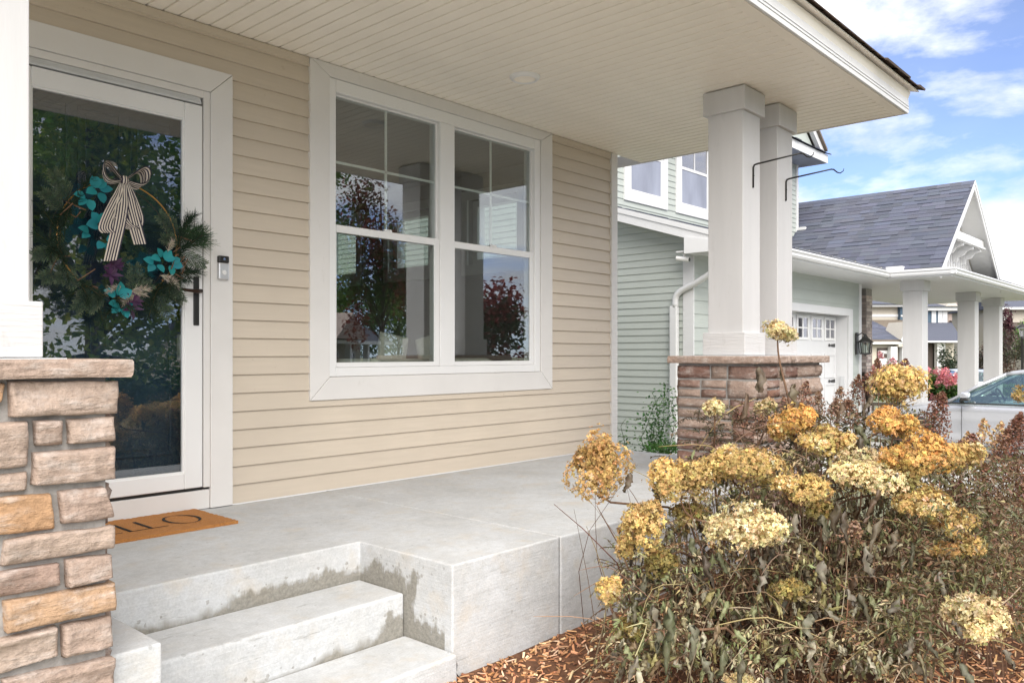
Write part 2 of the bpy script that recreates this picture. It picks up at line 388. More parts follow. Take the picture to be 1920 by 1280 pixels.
# a mitred frame of four boards round an opening in a wall plane y=yy facing -Y
def mitre_frame(name, mat, parent, x0, x1, z0, z1, w_, y0, y1, bottom=True, wt=None, bevel=0.003):
    wt = wt or w_
    O = [(x0, z0), (x1, z0), (x1, z1), (x0, z1)]
    I = [(x0 + w_, z0 + (w_ if bottom else 0)), (x1 - w_, z0 + (w_ if bottom else 0)), (x1 - w_, z1 - wt), (x0 + w_, z1 - wt)]
    g = 0.0008
    for i in range(4):
        if i == 0 and not bottom: continue
        j = (i + 1) % 4
        q = [O[i], O[j], I[j], I[i]]
        cx = sum(p[0] for p in q) / 4; cz = sum(p[1] for p in q) / 4
        q = [(p[0] + (cx - p[0]) * g * 2, p[1] + (cz - p[1]) * g * 2) for p in q]
        MB().prism([(p[0], y0, p[1]) for p in q], (0, y1 - y0, 0)).build(name, mat, parent, bevel=bevel)
def ring_frame(mb, x0, x1, z0, z1, wl, wr, wb, wtp, y0, y1):
    mb.box(x0, x0 + wl, y0, y1, z0, z1); mb.box(x1 - wr, x1, y0, y1, z0, z1)
    mb.box(x0 + wl, x1 - wr, y0, y1, z0, z0 + wb); mb.box(x0 + wl, x1 - wr, y0, y1, z1 - wtp, z1)
    return mb

# shingle courses on a plane given by corner o, u along the eave, v up the slope
def shingles(name, mat, parent, o, u, v, lu, lv, clip=None, tab=0.30, exp=0.14, seed=1, th=0.007):
    rnd = random.Random(seed); o, u, v = Vector(o), Vector(u).normalized(), Vector(v).normalized(); n = u.cross(v)
    if n.z < 0: n = -n
    mb = MB(); r = 0; k = 0
    while r < lv - 0.02:
        x = -rnd.uniform(0, tab)
        lo, hi = (0, lu) if clip is None else clip(r + exp / 2)
        while x < hi:
            wd = tab * rnd.uniform(0.5, 1.2); a, b = max(x, lo), min(x + wd, hi); x += wd
            if b - a < 0.02: continue
            t_ = th * rnd.choice((1.0, 1.0, 2.4)); e = min(exp, lv - r)
            g = rnd.choice((0.84, 0.93, 1.0, 1.0, 1.07, 1.16)); c = (g * rnd.uniform(0.95, 1.05), g, g * rnd.uniform(0.96, 1.08))
            p0 = o + u * a + v * (r - (0.012 if t_ > th else 0)); p1 = o + u * b + v * (r - (0.012 if t_ > th else 0)); q0 = o + u * a + v * (r + e + 0.01); q1 = o + u * b + v * (r + e + 0.01)
            mb.add([p0, p1, p0 + n * t_, p1 + n * t_, q0 + n * 0.0015, q1 + n * 0.0015],
                   [(0, 1, 3, 2), (2, 3, 5, 4), (0, 2, 4), (1, 5, 3)], c)
        r += exp; k += 1
    return mb.build(name, mat, parent, kind='stuff')
# ================================================================== GROUND
def sheet(name, mat, x0, x1, y0, y1, z, **kw):
    return MB().add([(x0, y0, z), (x1, y0, z), (x1, y1, z), (x0, y1, z)], [(0, 1, 2, 3)]).build(name, mat, **kw)
def gz(x, y):                            # ground height: falls a little to the right
    t = min(1, max(0, (x - 4) / 8)); g = -0.545 - 0.33 * t
    t2 = min(1, max(0, (-5.5 - y) / 8)); g -= 0.25 * t2
    t3 = min(1, max(0, (x - 24) / 15)); g -= 0.42 * t3
    return g
mb = MB()
xs = [-400, -120, -40, -12, -4, 0, 2, 4, 5, 6, 7, 8, 9, 10, 11, 12, 16, 24, 28, 32, 36, 40, 120, 400]
ys = [-400, -120, -60, -30, -20, -14, -12, -10, -8, -6, -5.5, -4, -2, 0, 2, 6, 12, 30, 60, 120, 400]
mb.v = [(x, y, gz(x, y)) for y in ys for x in xs]
mb.f = [(j * len(xs) + i, j * len(xs) + i + 1, (j + 1) * len(xs) + i + 1, (j + 1) * len(xs) + i) for j in range(len(ys) - 1) for i in range(len(xs) - 1)]
mb.mi = [0] * len(mb.f)
mb.build('lawn', M['grass'], label='flat green lawn around the houses', kind='structure')
# driveway to the sage house and the street
mb = MB(); dy = [1.62, 0, -2, -4, -5.5, -8, -10, -12, -13]
mb.v = [(x, y, gz(x, y) + 0.012) for y in dy for x in (10.6, 12.5, 16.2)]
mb.f = [(j * 3 + i, j * 3 + i + 1, j * 3 + i + 4, j * 3 + i + 3) for j in range(len(dy) - 1) for i in range(2)]; mb.mi = [0] * len(mb.f)
mb.build('driveway', M['drive'], label='pale concrete driveway in front of the sage house garage', kind='structure')
sheet('road', M['asphalt'], -60, 30, -21.5, -13.5, gz(20, -16) + 0.016, label='asphalt street in front of the houses', kind='structure')
for nm, a, b in (('kerb', -13.5, -13.3), ('kerb', -21.7, -21.5)):
    bx(nm, M['conc'], None, -60, 30, a, b, -1.3, gz(20, -16) + 0.13, label='concrete kerb along the street', kind='structure')
mb = MB(); wy = [-1.872, -3, -4.2, -5.5, -7, -9, -11, -13.3]
mb.v = [(x, y, gz(x, y) + 0.02) for y in wy for x in (0.75, 2.0)]; mb.f = [(2 * j, 2 * j + 1, 2 * j + 3, 2 * j + 2) for j in range(7)]; mb.mi = [0] * 7
mb.build('bounce_walk', M['drive'], label='concrete walk added out of view before the steps to bounce light', kind='structure')  # unseen path, added so pale ground bounces light into the porch
mb = MB(); wy = [-1.95, -3, -4.2, -5.5, -7, -9, -11, -13.3]
mb.v = [(x, y, gz(x, y) + 0.016) for y in wy for x in (-8.5, -0.95)]; mb.f = [(2 * j, 2 * j + 1, 2 * j + 3, 2 * j + 2) for j in range(7)]; mb.mi = [0] * 7
mb.build('driveway', M['drive'], label='pale concrete ground added out of view left of the walk to bounce light', kind='structure')  # unseen concrete, added to bounce light onto the upper wall and ceiling
# mulch bed base
mb = MB(); bxs = [2.02 + 0.27 * i for i in range(24)]; bys = [-1.8 - 0.2 * j for j in range(14)]
def bedz(x, y):
    h = 0.035 + 0.03 * noise.noise(Vector((x * 1.3, y * 1.3, 2)))
    d = max(0, -1.85 - y); h += 0.06 * math.exp(-d * 2.2)
    e = min(1, max(0, (y + 4.4) / 0.3)); return gz(x, y) + h * e
mb.v = [(x, y, bedz(x, y)) for y in bys for x in bxs]
mb.f = [(j * 24 + i, j * 24 + i + 1, (j + 1) * 24 + i + 1, (j + 1) * 24 + i)[::-1] for j in range(13) for i in range(23)]; mb.mi = [0] * len(mb.f)
mb.build('flower_bed', M['soil'], smooth=True, label='flower bed soil under the bark mulch', kind='structure')
mb = MB(); rnd = random.Random(5)
for i in range(15000):
    x = 2.04 + 5.6 * rnd.random() ** 1.35; y = -1.86 - 2.1 * rnd.random()
    if x > 5.4 and rnd.random() < 0.6: continue
    z = bedz(x, y) + rnd.uniform(-0.004, 0.016)
    Ln = rnd.uniform(0.016, 0.06); wd = rnd.uniform(0.004, 0.012); th = rnd.uniform(0.002, 0.005)
    a = rnd.uniform(0, 6.283); t = rnd.gauss(0, 0.28)
    u = Vector((math.cos(a) * math.cos(t), math.sin(a) * math.cos(t), math.sin(t))); v = u.cross(UP).normalized()
    v = (v * math.cos(rnd.gauss(0, 0.4)) + UP * math.sin(rnd.gauss(0, 0.4))).normalized(); n = u.cross(v)
    c = rnd.choice(((0.40, 0.185, 0.085), (0.50, 0.25, 0.12), (0.32, 0.13, 0.055), (0.62, 0.38, 0.21), (0.20, 0.085, 0.04), (0.45, 0.20, 0.085)))
    p = Vector((x, y, z)) - u * Ln / 2 - v * wd / 2
    k = rnd.uniform(0.1, 0.5)
    vs = [p, p + u * Ln * (1 - k * .4) , p + v * wd + u * Ln * k * .3, p + u * Ln + v * wd * rnd.uniform(.4, 1), p + n * th, p + u * Ln * (1 - k * .4) + n * th, p + v * wd + u * Ln * k * .3 + n * th, p + u * Ln + v * wd * .7 + n * th]
    mb.add(vs, [(0, 2, 3, 1), (4, 5, 7, 6), (0, 1, 5, 4), (2, 6, 7, 3), (0, 4, 6, 2), (1, 3, 7, 5)], jit((min(.8, c[0] * 1.22), min(.8, c[1] * 1.4), min(.8, c[2] * 1.6)), 0.22))
mb.build('bark_mulch', M['chips'], kind='stuff', label='orange brown bark mulch chips along the porch')

# ================================================================== PORCH FLOOR AND STEPS
XJ = 2.873
porch = empty('porch_floor', 'grey concrete porch slab with two recessed steps', 'porch', (0, 0, 0)); porch['kind'] = 'structure'
pl = [(-3.0, 0.0), (-3.0, -1.835), (1.046, -1.835), (1.046, -1.235), (2.2, -1.235), (2.2, -1.835), (XJ, -1.835), (XJ, 0.0)]
MB().prism([(x, y, -0.75) for x, y in pl], (0, 0, 0.75)).build('slab', M['slab'], porch, bevel=0.008, seg=3)
MB().box(XJ + 0.007, 5.86, -1.835, 0, -0.9, -0.001).build('slab', M['conc'], porch, bevel=0.010, seg=3)
bx('joint_filler', M['darkgap'], porch, XJ + 0.0005, XJ + 0.0065, -1.828, -0.002, -0.74, -0.006, 0)
def edge_step(x0, x1, y0, y1, z1):
    MB().box(x0, x1, y0, y1, -0.75, z1).build('step', M['step'], porch, bevel=0.012, seg=3)
edge_step(1.048, 2.198, -1.545, -1.2365, -0.167)
edge_step(1.048, 2.198, -1.868, -1.5465, -0.342)
# hairline crack where the bottom step meets the cheek
mb = MB(); pth = [(2.214, -1.8365, -0.365), (2.222, -1.8365, -0.40), (2.217, -1.8365, -0.43), (2.236, -1.8365, -0.455), (2.231, -1.8365, -0.52)]
mb.tube(pth, [0.001, 0.003, 0.0025, 0.003, 0.0015], 5); mb.build('crack', M['darkgap'], porch)

# ================================================================== THE HOUSE
house = empty('house', 'beige lap sided house with covered front porch', 'house', (0, 0, 0))
DX0, DX1, DZ1 = 0.985, 2.251, 2.369        # outside of the door trim
WX0, WX1, WZ0, WZ1 = 2.7486, 5.021, 0.554, 2.604
CE = 2.607
holes = [(DX0 + 2.0 + 0.02, DX1 + 2.0 - 0.02, -1, DZ1 - 0.02), (WX0 + 2.0 + 0.02, WX1 + 2.0 - 0.02, WZ0 + 0.02, 9)]
siding(house, M['beige'], (-2.0, 0, 0), (1, 0, 0), (0, -1, 0), 7.842, 0.0085, CE - 0.045, 0.1016, holes, thick=.019)
# backing wall with the two openings
for (a, b, c, d) in ((-2, DX0 + .1, -0.02, CE), (DX1 - .1, WX0 + .1, -0.02, CE), (WX1 - .1, 5.84, -0.02, CE), (DX0 + .1, DX1 - .1, DZ1 - .1, CE), (WX0 + .1, WX1 - .1, -0.02, WZ0 + .1), (WX0 + .1, WX1 - .1, WZ1 - .06, CE)):
    bx('wall_core', M['room'], house, a + 0.0005, b - 0.0005, 0.001, 0.14, c, d, 0)
bx('wall_trim', M['beige'], house, -2, WX0 - 0.003, -0.0225, -0.0005, CE - 0.046, CE - 0.003, 0.004)
bx('wall_trim', M['beige'], house, WX1 + 0.003, 5.838, -0.0225, -0.0005, CE - 0.046, CE - 0.003, 0.004)
bx('corner_board', M['trim'], house, 5.843, 5.93, -0.028, 0.08, -0.02, CE - 0.002, 0.003)
bx('base_flashing', M['upvc'], house, DX1 + 0.002, 5.84, -0.018, -0.001, 0.0005, 0.0075, 0)
# far side of the house (faces the neighbour), with three high windows seen through the room
tw = [(0.95, 1.62), (2.2, 2.87), (3.45, 4.12)]
def wallx(x0, x1, mat, nm, z0, z1, y0=0.141, y1=5.4):
    ya = y0
    for (p, q) in tw:
        bx(nm, mat, house, x0, x1, ya, p, z0, z1, 0); bx(nm, mat, house, x0, x1, p + .0005, q - .0005, z0, 1.72, 0); bx(nm, mat, house, x0, x1, p + .0005, q - .0005, 2.37, z1, 0); ya = q
    bx(nm, mat, house, x0, x1, ya, y1, z0, z1, 0)
wallx(5.70, 5.84, M['room'], 'side_wall', -0.02, 2.75)
siding(house, M['beige'], (5.84, 0.085, 0), (0, 1, 0), (1, 0, 0), 5.3, -0.4, 2.75, 0.1016, [(p - .085, q - .085, 1.72, 2.37) for p, q in tw])
for (p, q) in tw:
    mb = MB(); F = 0.06
    for (a, b, c, d) in ((p, q, 1.72, 1.72 + F), (p, q, 2.37 - F, 2.37), (p, p + F, 1.72 + F, 2.37 - F), (q - F, q, 1.72 + F, 2.37 - F)):
        mb.box(5.76, 5.87, a, b, c, d)
    t = mb.build('side_window', M['upvc'], house, bevel=0.003)
    mb = MB(); 
    for (a, b, c, d) in ((p - .08, q + .08, 1.62, 1.72), (p - .08, q + .08, 2.37, 2.46), (p - .08, p, 1.72, 2.37), (q, q + .08, 1.72, 2.37)):
        mb.box(5.675, 5.699, a, b, c, d)
    mb.build('casing', M['upvc'], t, bevel=0.003)
    bx('pane', M['glass'], t, 5.81, 5.815, p + F, q - F, 1.72 + F, 2.37 - F, 0)
# the room behind the window
bx('room_wall', M['room'], house, -2, 5.69, 5.3, 5.4, -0.02, 2.75, 0)
bx('room_wall', M['room'], house, -2.1, -2.001, 0.141, 5.4, -0.02, 2.75, 0)
bx('room_wall', M['room'], house, 2.3, 2.4, 0.141, 5.29, -0.02, 2.75, 0)
bx('room_floor', M['roomfloor'], house, -2, 5.69, 0.142, 5.29, -0.06, 0.10, 0)
bx('room_ceiling', M['room'], house, -2, 5.69, 0.142, 5.29, 2.62, 2.70, 0)
sofa = empty('sofa', 'pale sofa with cushions behind the big window', 'sofa', (3.95, 0.62, 0.10))
bx('sofa_base', M['sofa'], sofa, -.75, .75, -.1, .7, 0.08, 0.42, 0.04); bx('sofa_back', M['sofa'], sofa, -.75, .75, -.34, -.12, 0.08, 0.70, 0.06)
for x in (-.62, .62):
    for y in (-.25, .6): bx('leg', M['black'], sofa, x - .03, x + .03, y - .03, y + .03, 0, 0.08, 0.004)
for i, (x, a) in enumerate(((3.72, 8), (4.1, -14))):
    mb = MB()
    mb.lathe([(0.001, -.06), (.1, -.052), (.19, -.02), (.2, 0), (.19, .02), (.1, .052), (.001, .06)], 4)
    o = mb.build('cushion', M['sofa'], None, smooth=True, label=('pale square cushion with peaked corners on the sofa' if i == 0 else 'pale square cushion tilted beside its twin on the sofa'), cat='cushion', group='cushions on the sofa')
    s_ = o.modifiers.new('s', 'SUBSURF'); s_.levels = s_.render_levels = 2; s_.subdivision_type = 'SIMPLE'
    o.location = (x, 0.40, 0.84); o.rotation_euler = (R(90), R(45 + a), R(4)); o.scale = (.95, .95, 1)

# ---- big double window
win = bpy.data.objects.new('window', None); link(win, house)
mitre_frame('trim_board', M['trim'], win, WX0, WX1, WZ0, WZ1, 0.139, -0.028, -0.0005, True, 0.08)
mb = MB(); ring_frame(mb, 2.889, 4.880, 0.695, 2.523, 0.05, 0.065, 0.055, 0.08, -0.018, 0.10); mb.box(3.81, 3.945, -0.018, 0.10, 0.75, 2.443)
mb.build('frame', M['upvc'], win, bevel=0.004)
for (a, b) in ((2.940, 3.809), (3.946, 4.814)):
    mb = MB(); ring_frame(mb, a, b, 1.585, 2.442, 0.012, 0.012, 0.05, 0.012, 0.012, 0.05)
    mb.build('upper_sash', M['upvc'], win, bevel=0.002)
    bx('pane', M['glass'], win, a + .012, b - .012, 0.028, 0.033, 1.635, 2.43, 0)
    xm = a + (b - a) * (0.497 if a < 3.5 else 0.487)
    mb = MB(); mb.box(xm - .008, xm + .008, 0.0345, 0.044, 1.635, 2.43); mb.build('muntin', M['upvc'], win)
    mb = MB(); mb.box(a + .012, b - .012, 0.0345, 0.0435, 2.020, 2.036); mb.build('muntin', M['upvc'], win)
    mb = MB(); ring_frame(mb, a, b, 0.751, 1.63, 0.012, 0.045, 0.03, 0.045, -0.006, 0.011)
    mb.build('lower_sash', M['upvc'], win, bevel=0.003)
    bx('pane', M['glass'], win, a + .012, b - .045, 0.001, 0.006, 0.781, 1.585, 0)
    bx('sash_lock', M['upvc'], win, (a + b) / 2 - .03, (a + b) / 2 + .03, 0.012, 0.03, 1.632, 1.65, 0.004)

# ---- front door and storm door
fd = bx('front_door', M['navy'], house, 1.10, 2.10, 0.085, 0.125, 0.12, 2.20, 0.002)
def panel(x0, x1, z0, z1):
    mb = MB(); g = 0.016
    ring_frame(mb, x0, x1, z0, z1, g, g, g, g, 0.074, 0.0845); mb.box(x0 + .035, x1 - .035, 0.077, 0.0845, z0 + .035, z1 - .035)
    mb.build('door_panel', M['navy'], fd, bevel=0.004)
for a, b in ((1.22, 1.45), (1.49, 1.70), (1.74, 1.96)): panel(a, b, 1.47, 2.05)
for a, b in ((1.22, 1.56), (1.62, 1.96)): panel(a, b, 0.30, 1.30)
bx('deadbolt', M['bronze'], fd, 1.985, 2.035, 0.065, 0.0845, 1.28, 1.34, 0.01); bx('door_handle', M['bronze'], fd, 1.975, 2.03, 0.03, 0.0845, 1.02, 1.24, 0.012)
bx('key_box', M['silver'], fd, 1.985, 2.045, 0.045, 0.0845, 0.80, 0.94, 0.008)
mitre_frame('door_trim', M['trim'], house, DX0, DX1, 0.002, DZ1, 0.127, -0.028, -0.0005, False, 0.124)
mb = MB()   # jambs
for a, b in ((1.113, 1.152), (2.086, 2.1235)): mb.box(a, b, -0.02, 0.13, 0.118, 2.244)
mb.box(1.152, 2.086, -0.02, 0.13, 2.205, 2.244); mb.build('door_jamb', M['trim'], house, bevel=0.003)
bx('door_sill', M['trim'], house, 1.113, 2.1235, -0.012, 0.13, 0.002, 0.104, 0.004)
bx('threshold', M['black'], house, 1.152, 2.086, 0.0, 0.13, 0.1045, 0.119, 0.001)
sd_ = bpy.data.objects.new('storm_door', None); link(sd_, house)
SX0, SX1 = 1.156, 2.080
mb = MB(); ring_frame(mb, SX0, SX1, 0.122, 2.161, 0.1, 0.1, 0.085, 0.09, -0.022, 0.014); mb.build('frame', M['upvc'], sd_, bevel=0.006, seg=3)
mb = MB(); ring_frame(mb, SX0 + .095, SX1 - .095, 0.202, 2.076, 0.013, 0.013, 0.013, 0.013, -0.016, 0.008); mb.build('glazing_bead', M['upvc'], sd_, bevel=0.003)
bx('pane', M['storm'], sd_, SX0 + .107, SX1 - .107, -0.006, -0.001, 0.214, 2.064, 0)
mb = MB(); mb.box(SX0, SX1 - .01, -0.030, 0.0, 2.166, 2.178); mb.box(SX0, SX1 - .01, -0.024, 0.0, 2.1785, 2.19); mb.box(SX0, SX1 - .01, -0.018, 0.0, 2.1905, 2.203); mb.build('rain_cap', M['alu'], sd_, bevel=0.002)
bx('sweep', M['black'], sd_, SX0 + .02, SX1 - .02, -0.012, 0.008, 0.112, 0.1215, 0)
hd = bx('handle_plate', M['black'], sd_, 2.026, 2.058, -0.031, -0.0225, 0.985, 1.245, 0.006)
mb = MB(); hp = [(2.042, -0.03, 1.165), (2.042, -0.066, 1.165), (2.02, -0.073, 1.164), (1.975, -0.073, 1.166), (1.93, -0.07, 1.172), (1.905, -0.07, 1.165)]
mb.tube(hp, [0.011, 0.011, 0.0105, 0.009, 0.008, 0.011], 10); mb.tube([(2.06, -0.05, 1.168), (2.042, -0.055, 1.167)], 0.011, 10); mb.build('lever', M['bronze'], hd, smooth=True)
# doorbell on the trim
db = empty('doorbell', 'black and silver video doorbell on the door trim', 'doorbell', (2.186, -0.0285, 1.30))
bx('body', M['silver'], db, -.03, .03, -.026, 0, -.062, .028, 0.006); bx('camera_panel', M['black'], db, -.03, .03, -.027, 0, .0285, .066, 0.006)
mb = MB(); mb.lathe([(0.001, .003), (.012, .003), (.0135, 0)], 24); o = mb.build('button', M['upvc'], db); o.rotation_euler = (R(90), 0, 0); o.location = (0, -.0265, -.025)
mb = MB(); mb.lathe([(0.0001, .002), (.006, .002), (.008, 0)], 16); o = mb.build('lens', M['carglass'], db); o.rotation_euler = (R(90), 0, 0); o.location = (0, -.0275, .048)

# ---- porch ceiling, fascia and roof edge
SXE, SYE = 6.36, -2.30
x = -2.2; k = 0; P = 0.0847
base = None
while x < SXE - 0.05:
    if base is None:
        mb = MB(); mb.prism([(0.005, 0, 0.011), (0.008, 0, 0.0), (P - 0.004, 0, 0.0), (P - 0.001, 0, 0.011)], (0, -2.225, 0))
        base = mb.build('soffit_plank', M['soffit'], house); base.location = (x, -0.001, CE)
    else: place(base, house, (x, -0.001, CE))
    x += P
bx('soffit_channel', M['groove'], house, -2.2, x, -2.226, -0.001, CE + 0.0115, CE + 0.02, 0)
bx('soffit_border', M['soffit'], house, -2.2, SXE - .001, -2.296, -2.228, CE - 0.004, CE + 0.01, 0.002)
bx('soffit_border', M['soffit'], house, x + .001, SXE - .001, -2.2275, -0.001, CE - 0.004, CE + 0.01, 0.002)
for (a, b) in ((-2.2, 5.165), (5.168, SXE + .004)):
    bx('fascia_board', M['fascia'], house, a, b, SYE - 0.018, SYE - 0.001, CE - 0.006, CE + 0.098, 0.003)
mb = MB(); mb.box(-2.2, SXE + .004, SYE - 0.022, SYE - 0.0185, CE + 0.025, CE + 0.031); mb.box(-2.2, SXE + .004, SYE - 0.022, SYE - 0.0185, CE + 0.045, CE + 0.049); mb.build('fascia_bead', M['fascia'], house)
bx('fascia_board', M['fascia'], house, SXE - .014, SXE + .004, SYE, 0.3, CE - 0.006, CE + 0.098, 0.003)
mb = MB(); mb.prism([(-2.2, SYE - .012, CE + .101), (-2.2, SYE - .03, CE + .150), (-2.2, SYE - .0, CE + .150), (-2.2, SYE + .03, CE + .101)], (SXE + 2.206, 0, 0)); mb.build('crown_board', M['soffit'], house)
mb = MB(); mb.prism([(-2.2, SYE - .075, CE + .152), (-2.2, SYE - .075, CE + .160), (-2.2, 0.4, CE + 1.05), (-2.2, 0.4, CE + .95)], (SXE + 2.25, 0, 0)); mb.build('roof_deck', M['soffit'], house)
shingles('shingle', M['shingle_b'], house, (-2.2, SYE - .10, CE + .163), (1, 0, 0), (0, 2.7, 0.9), SXE + 2.27, 2.85, seed=3, th=0.0055)
bx('upper_wall', M['beige'], house, -2.1, 5.84, 0.40, 0.52, CE + .9, CE + 3.4, 0)
bx('main_roof', M['shingle_b'], house, -2.4, 6.2, -0.1, 6.0, CE + 3.41, CE + 3.6, 0)

cl = empty('ceiling_light', 'round recessed light in the cream porch ceiling', 'ceiling light', (3.873, -0.742, CE))
mb = MB(); mb.lathe([(.068, -.001), (.071, -.022), (.080, -.024), (.094, -.012), (.099, -.0005)], 40); mb.build('trim_ring', M['upvc'], cl, smooth=True)
mb = MB(); mb.lathe([(.0685, -.016), (.06, -.005), (.045, -.002), (.001, -.0015)], 40); mb.build('baffle', M['soffit'], cl, smooth=True)

# ================================================================== STONE PIERS AND COLUMNS
PY0, PY1 = -1.90, -1.25
def rough_stone(name, parent, o, u, n, w_, h, d, tone, rnd, quad=None, fine=0.035):
    """a split-face stone: grid of the face pushed about by noise, rounded to the mortar. o lower-left on the wall face, u along, n outward."""
    o, u, n = Vector(o), Vector(u), Vector(n)
    nx, nz = max(4, int(w_ / fine)), max(4, int(h / fine))
    q = quad or [(0, 0), (w_, 0), (w_, h), (0, h)]
    sx = rnd.uniform(0, 99); V = []; F = []
    tilt = rnd.uniform(-0.012, 0.012)
    for j in range(nz + 1):
        for i in range(nx + 1):
            a, b = i / nx, j / nz
            # crowd the grid to the edges so that they read as rounded
            a2 = 0.5 - 0.5 * math.cos(math.pi * a) if nx > 5 else a; b2 = 0.5 - 0.5 * math.cos(math.pi * b) if nz > 5 else b
            a2 = a * .45 + a2 * .55; b2 = b * .45 + b2 * .55
            p = Vector((0, 0))
            bl, br, tr, tl = [Vector(t) for t in q]
            p = bl.lerp(br, a2).lerp(tl.lerp(tr, a2), b2)
            ed = min(p.x - min(bl.x, tl.x), max(br.x, tr.x) - p.x, p.y - min(bl.y, br.y), max(tl.y, tr.y) - p.y)
            e = min(1, max(0, ed / 0.010)); prof = math.sqrt(max(0, 1 - (1 - e) ** 2))
            nv = Vector((p.x * 5 + sx, p.y * 9, sx)); nn = noise.noise(nv) * 0.6 + noise.noise(nv * 2.6) * 0.5 + noise.noise(nv * 6) * 0.36 + noise.noise(nv * 14) * 0.2
            ridge = abs(noise.noise(Vector((p.x * 2.2 + sx, p.y * 13, 3 + sx)))) 
            stepn = max(-1, min(1, 9 * noise.noise(Vector((p.x * 3.0 + sx, p.y * 6.5 + 0.5 * p.x, 9 + sx)))))
            dep = d * (0.35 + 0.65 * prof) + (nn * 0.011 - ridge * 0.015 + stepn * 0.0045 - 0.006 * abs(noise.noise(Vector((p.x * 7 + sx, p.y * 34, sx)))) + tilt * (b2 - 0.5)) * (0.3 + 0.7 * prof)
            jx = 0.004 * noise.noise(Vector((p.x * 14, p.y * 14 + sx, 1))) ; jz = 0.0045 * noise.noise(Vector((p.x * 13 + sx, p.y * 13, 5)))
            V.append(o + u * (p.x + jx) + UP * (p.y + jz) + n * dep)
    W = nx + 1
    F = [(j * W + i, j * W + i + 1, (j + 1) * W + i + 1, (j + 1) * W + i) for j in range(nz) for i in range(nx)]
    # sides back to the mortar
    rim = [i for i in range(W)] + [j * W + nx for j in range(1, nz + 1)] + [nz * W + i for i in range(nx - 1, -1, -1)] + [j * W for j in range(nz - 1, 0, -1)]
    b0 = len(V); V += [V[i] - n * (d * 0.35 + 0.03) for i in rim]; m = len(rim)
    F += [(rim[k], b0 + k, b0 + (k + 1) % m, rim[(k + 1) % m]) for k in range(m)]
    mb = MB(); mb.add(V, F); ob = mb.build(name, M['stone'], parent, smooth=True); ob['tone'] = tone
    return ob
def cap_piece(parent, x0, x1, y0, y1, z0, z1, tone, rnd):
    mb = MB(); nx, ny = max(6, int((x1 - x0) / .035)), max(6, int((y1 - y0) / .035)); s = rnd.uniform(0, 50)
    def rr(x, y, z):
        k = 0.006 * noise.noise(Vector((x * 16 + s, y * 16, z * 30))) + 0.004 * noise.noise(Vector((x * 40, y * 40 + s, z * 50)))
        return k
    lv = [(z0, 0.004), (z0 + .008, 0), (z0 + (z1 - z0) * .5, -.002), (z1 - .006, 0), (z1, 0.005)]
    ring = [(x0 + (x1 - x0) * i / nx, y0, 0, -1) for i in range(nx)] + [(x1, y0 + (y1 - y0) * i / ny, 1, 0) for i in range(ny)] + [(x1 - (x1 - x0) * i / nx, y1, 0, 1) for i in range(nx)] + [(x0, y1 - (y1 - y0) * i / ny, -1, 0) for i in range(ny)]
    cx, cy = (x0 + x1) / 2, (y0 + y1) / 2; V = []
    for (z, ins) in lv:
        for (x, y, ax, ay) in ring:
            k = rr(x, y, z) + ins; V.append((x - ax * k - (0 if ax else math.copysign(0, x)), y - ay * k, z + (0.002 * noise.noise(Vector((x * 9, y * 9, s))))))
    m = len(ring); F = [(l * m + k, l * m + (k + 1) % m, (l + 1) * m + (k + 1) % m, (l + 1) * m + k) for l in range(len(lv) - 1) for k in range(m)]
    F += [tuple(range(m))[::-1], tuple(range((len(lv) - 1) * m, len(lv) * m))]
    mb.add(V, F); ob = mb.build('cap_stone', M['stone'], parent); ob['tone'] = tone
def ashlar(parent, o, u, n, width, z0, z1, rnd, gap=0.014, ext=0.0):
    z = z1
    while z > z0 + 0.02:
        h = rnd.choice((0.075, 0.095, 0.11, 0.125, 0.14)); h = min(h, z - z0); x = -ext
        if h < 0.05: break
        while x < width + ext - 0.03:
            wd = rnd.choice((0.12, 0.2, 0.27, 0.33, 0.38)) * rnd.uniform(.9, 1.1)
            if width + ext - x - wd < 0.09: wd = width + ext - x
            if h > 0.115 and wd > 0.18 and rnd.random() < 0.25:
                hh = h / 2
                for q in (0, 1): rough_stone('stone', parent, Vector(o) + Vector(u) * (x + gap / 2) + UP * (z - h + q * hh + gap / 2), u, n, wd - gap, hh - gap, rnd.uniform(.02, .032), (rnd.choice((.05, .12, .2, .3, .66, .70, .74)) if o[0] > 3 else rnd.random() ** 1.2 * .85), rnd)
            else:
                rough_stone('stone', parent, Vector(o) + Vector(u) * (x + gap / 2) + UP * (z - h + gap / 2), u, n, wd - gap, h - gap, rnd.uniform(.02, .034), (rnd.choice((.05, .12, .2, .3, .66, .70, .74)) if o[0] > 3 else rnd.random() ** 1.2 * .85), rnd)
            x += wd
        z -= h
CZ0, CZ1 = 0.772, 0.820
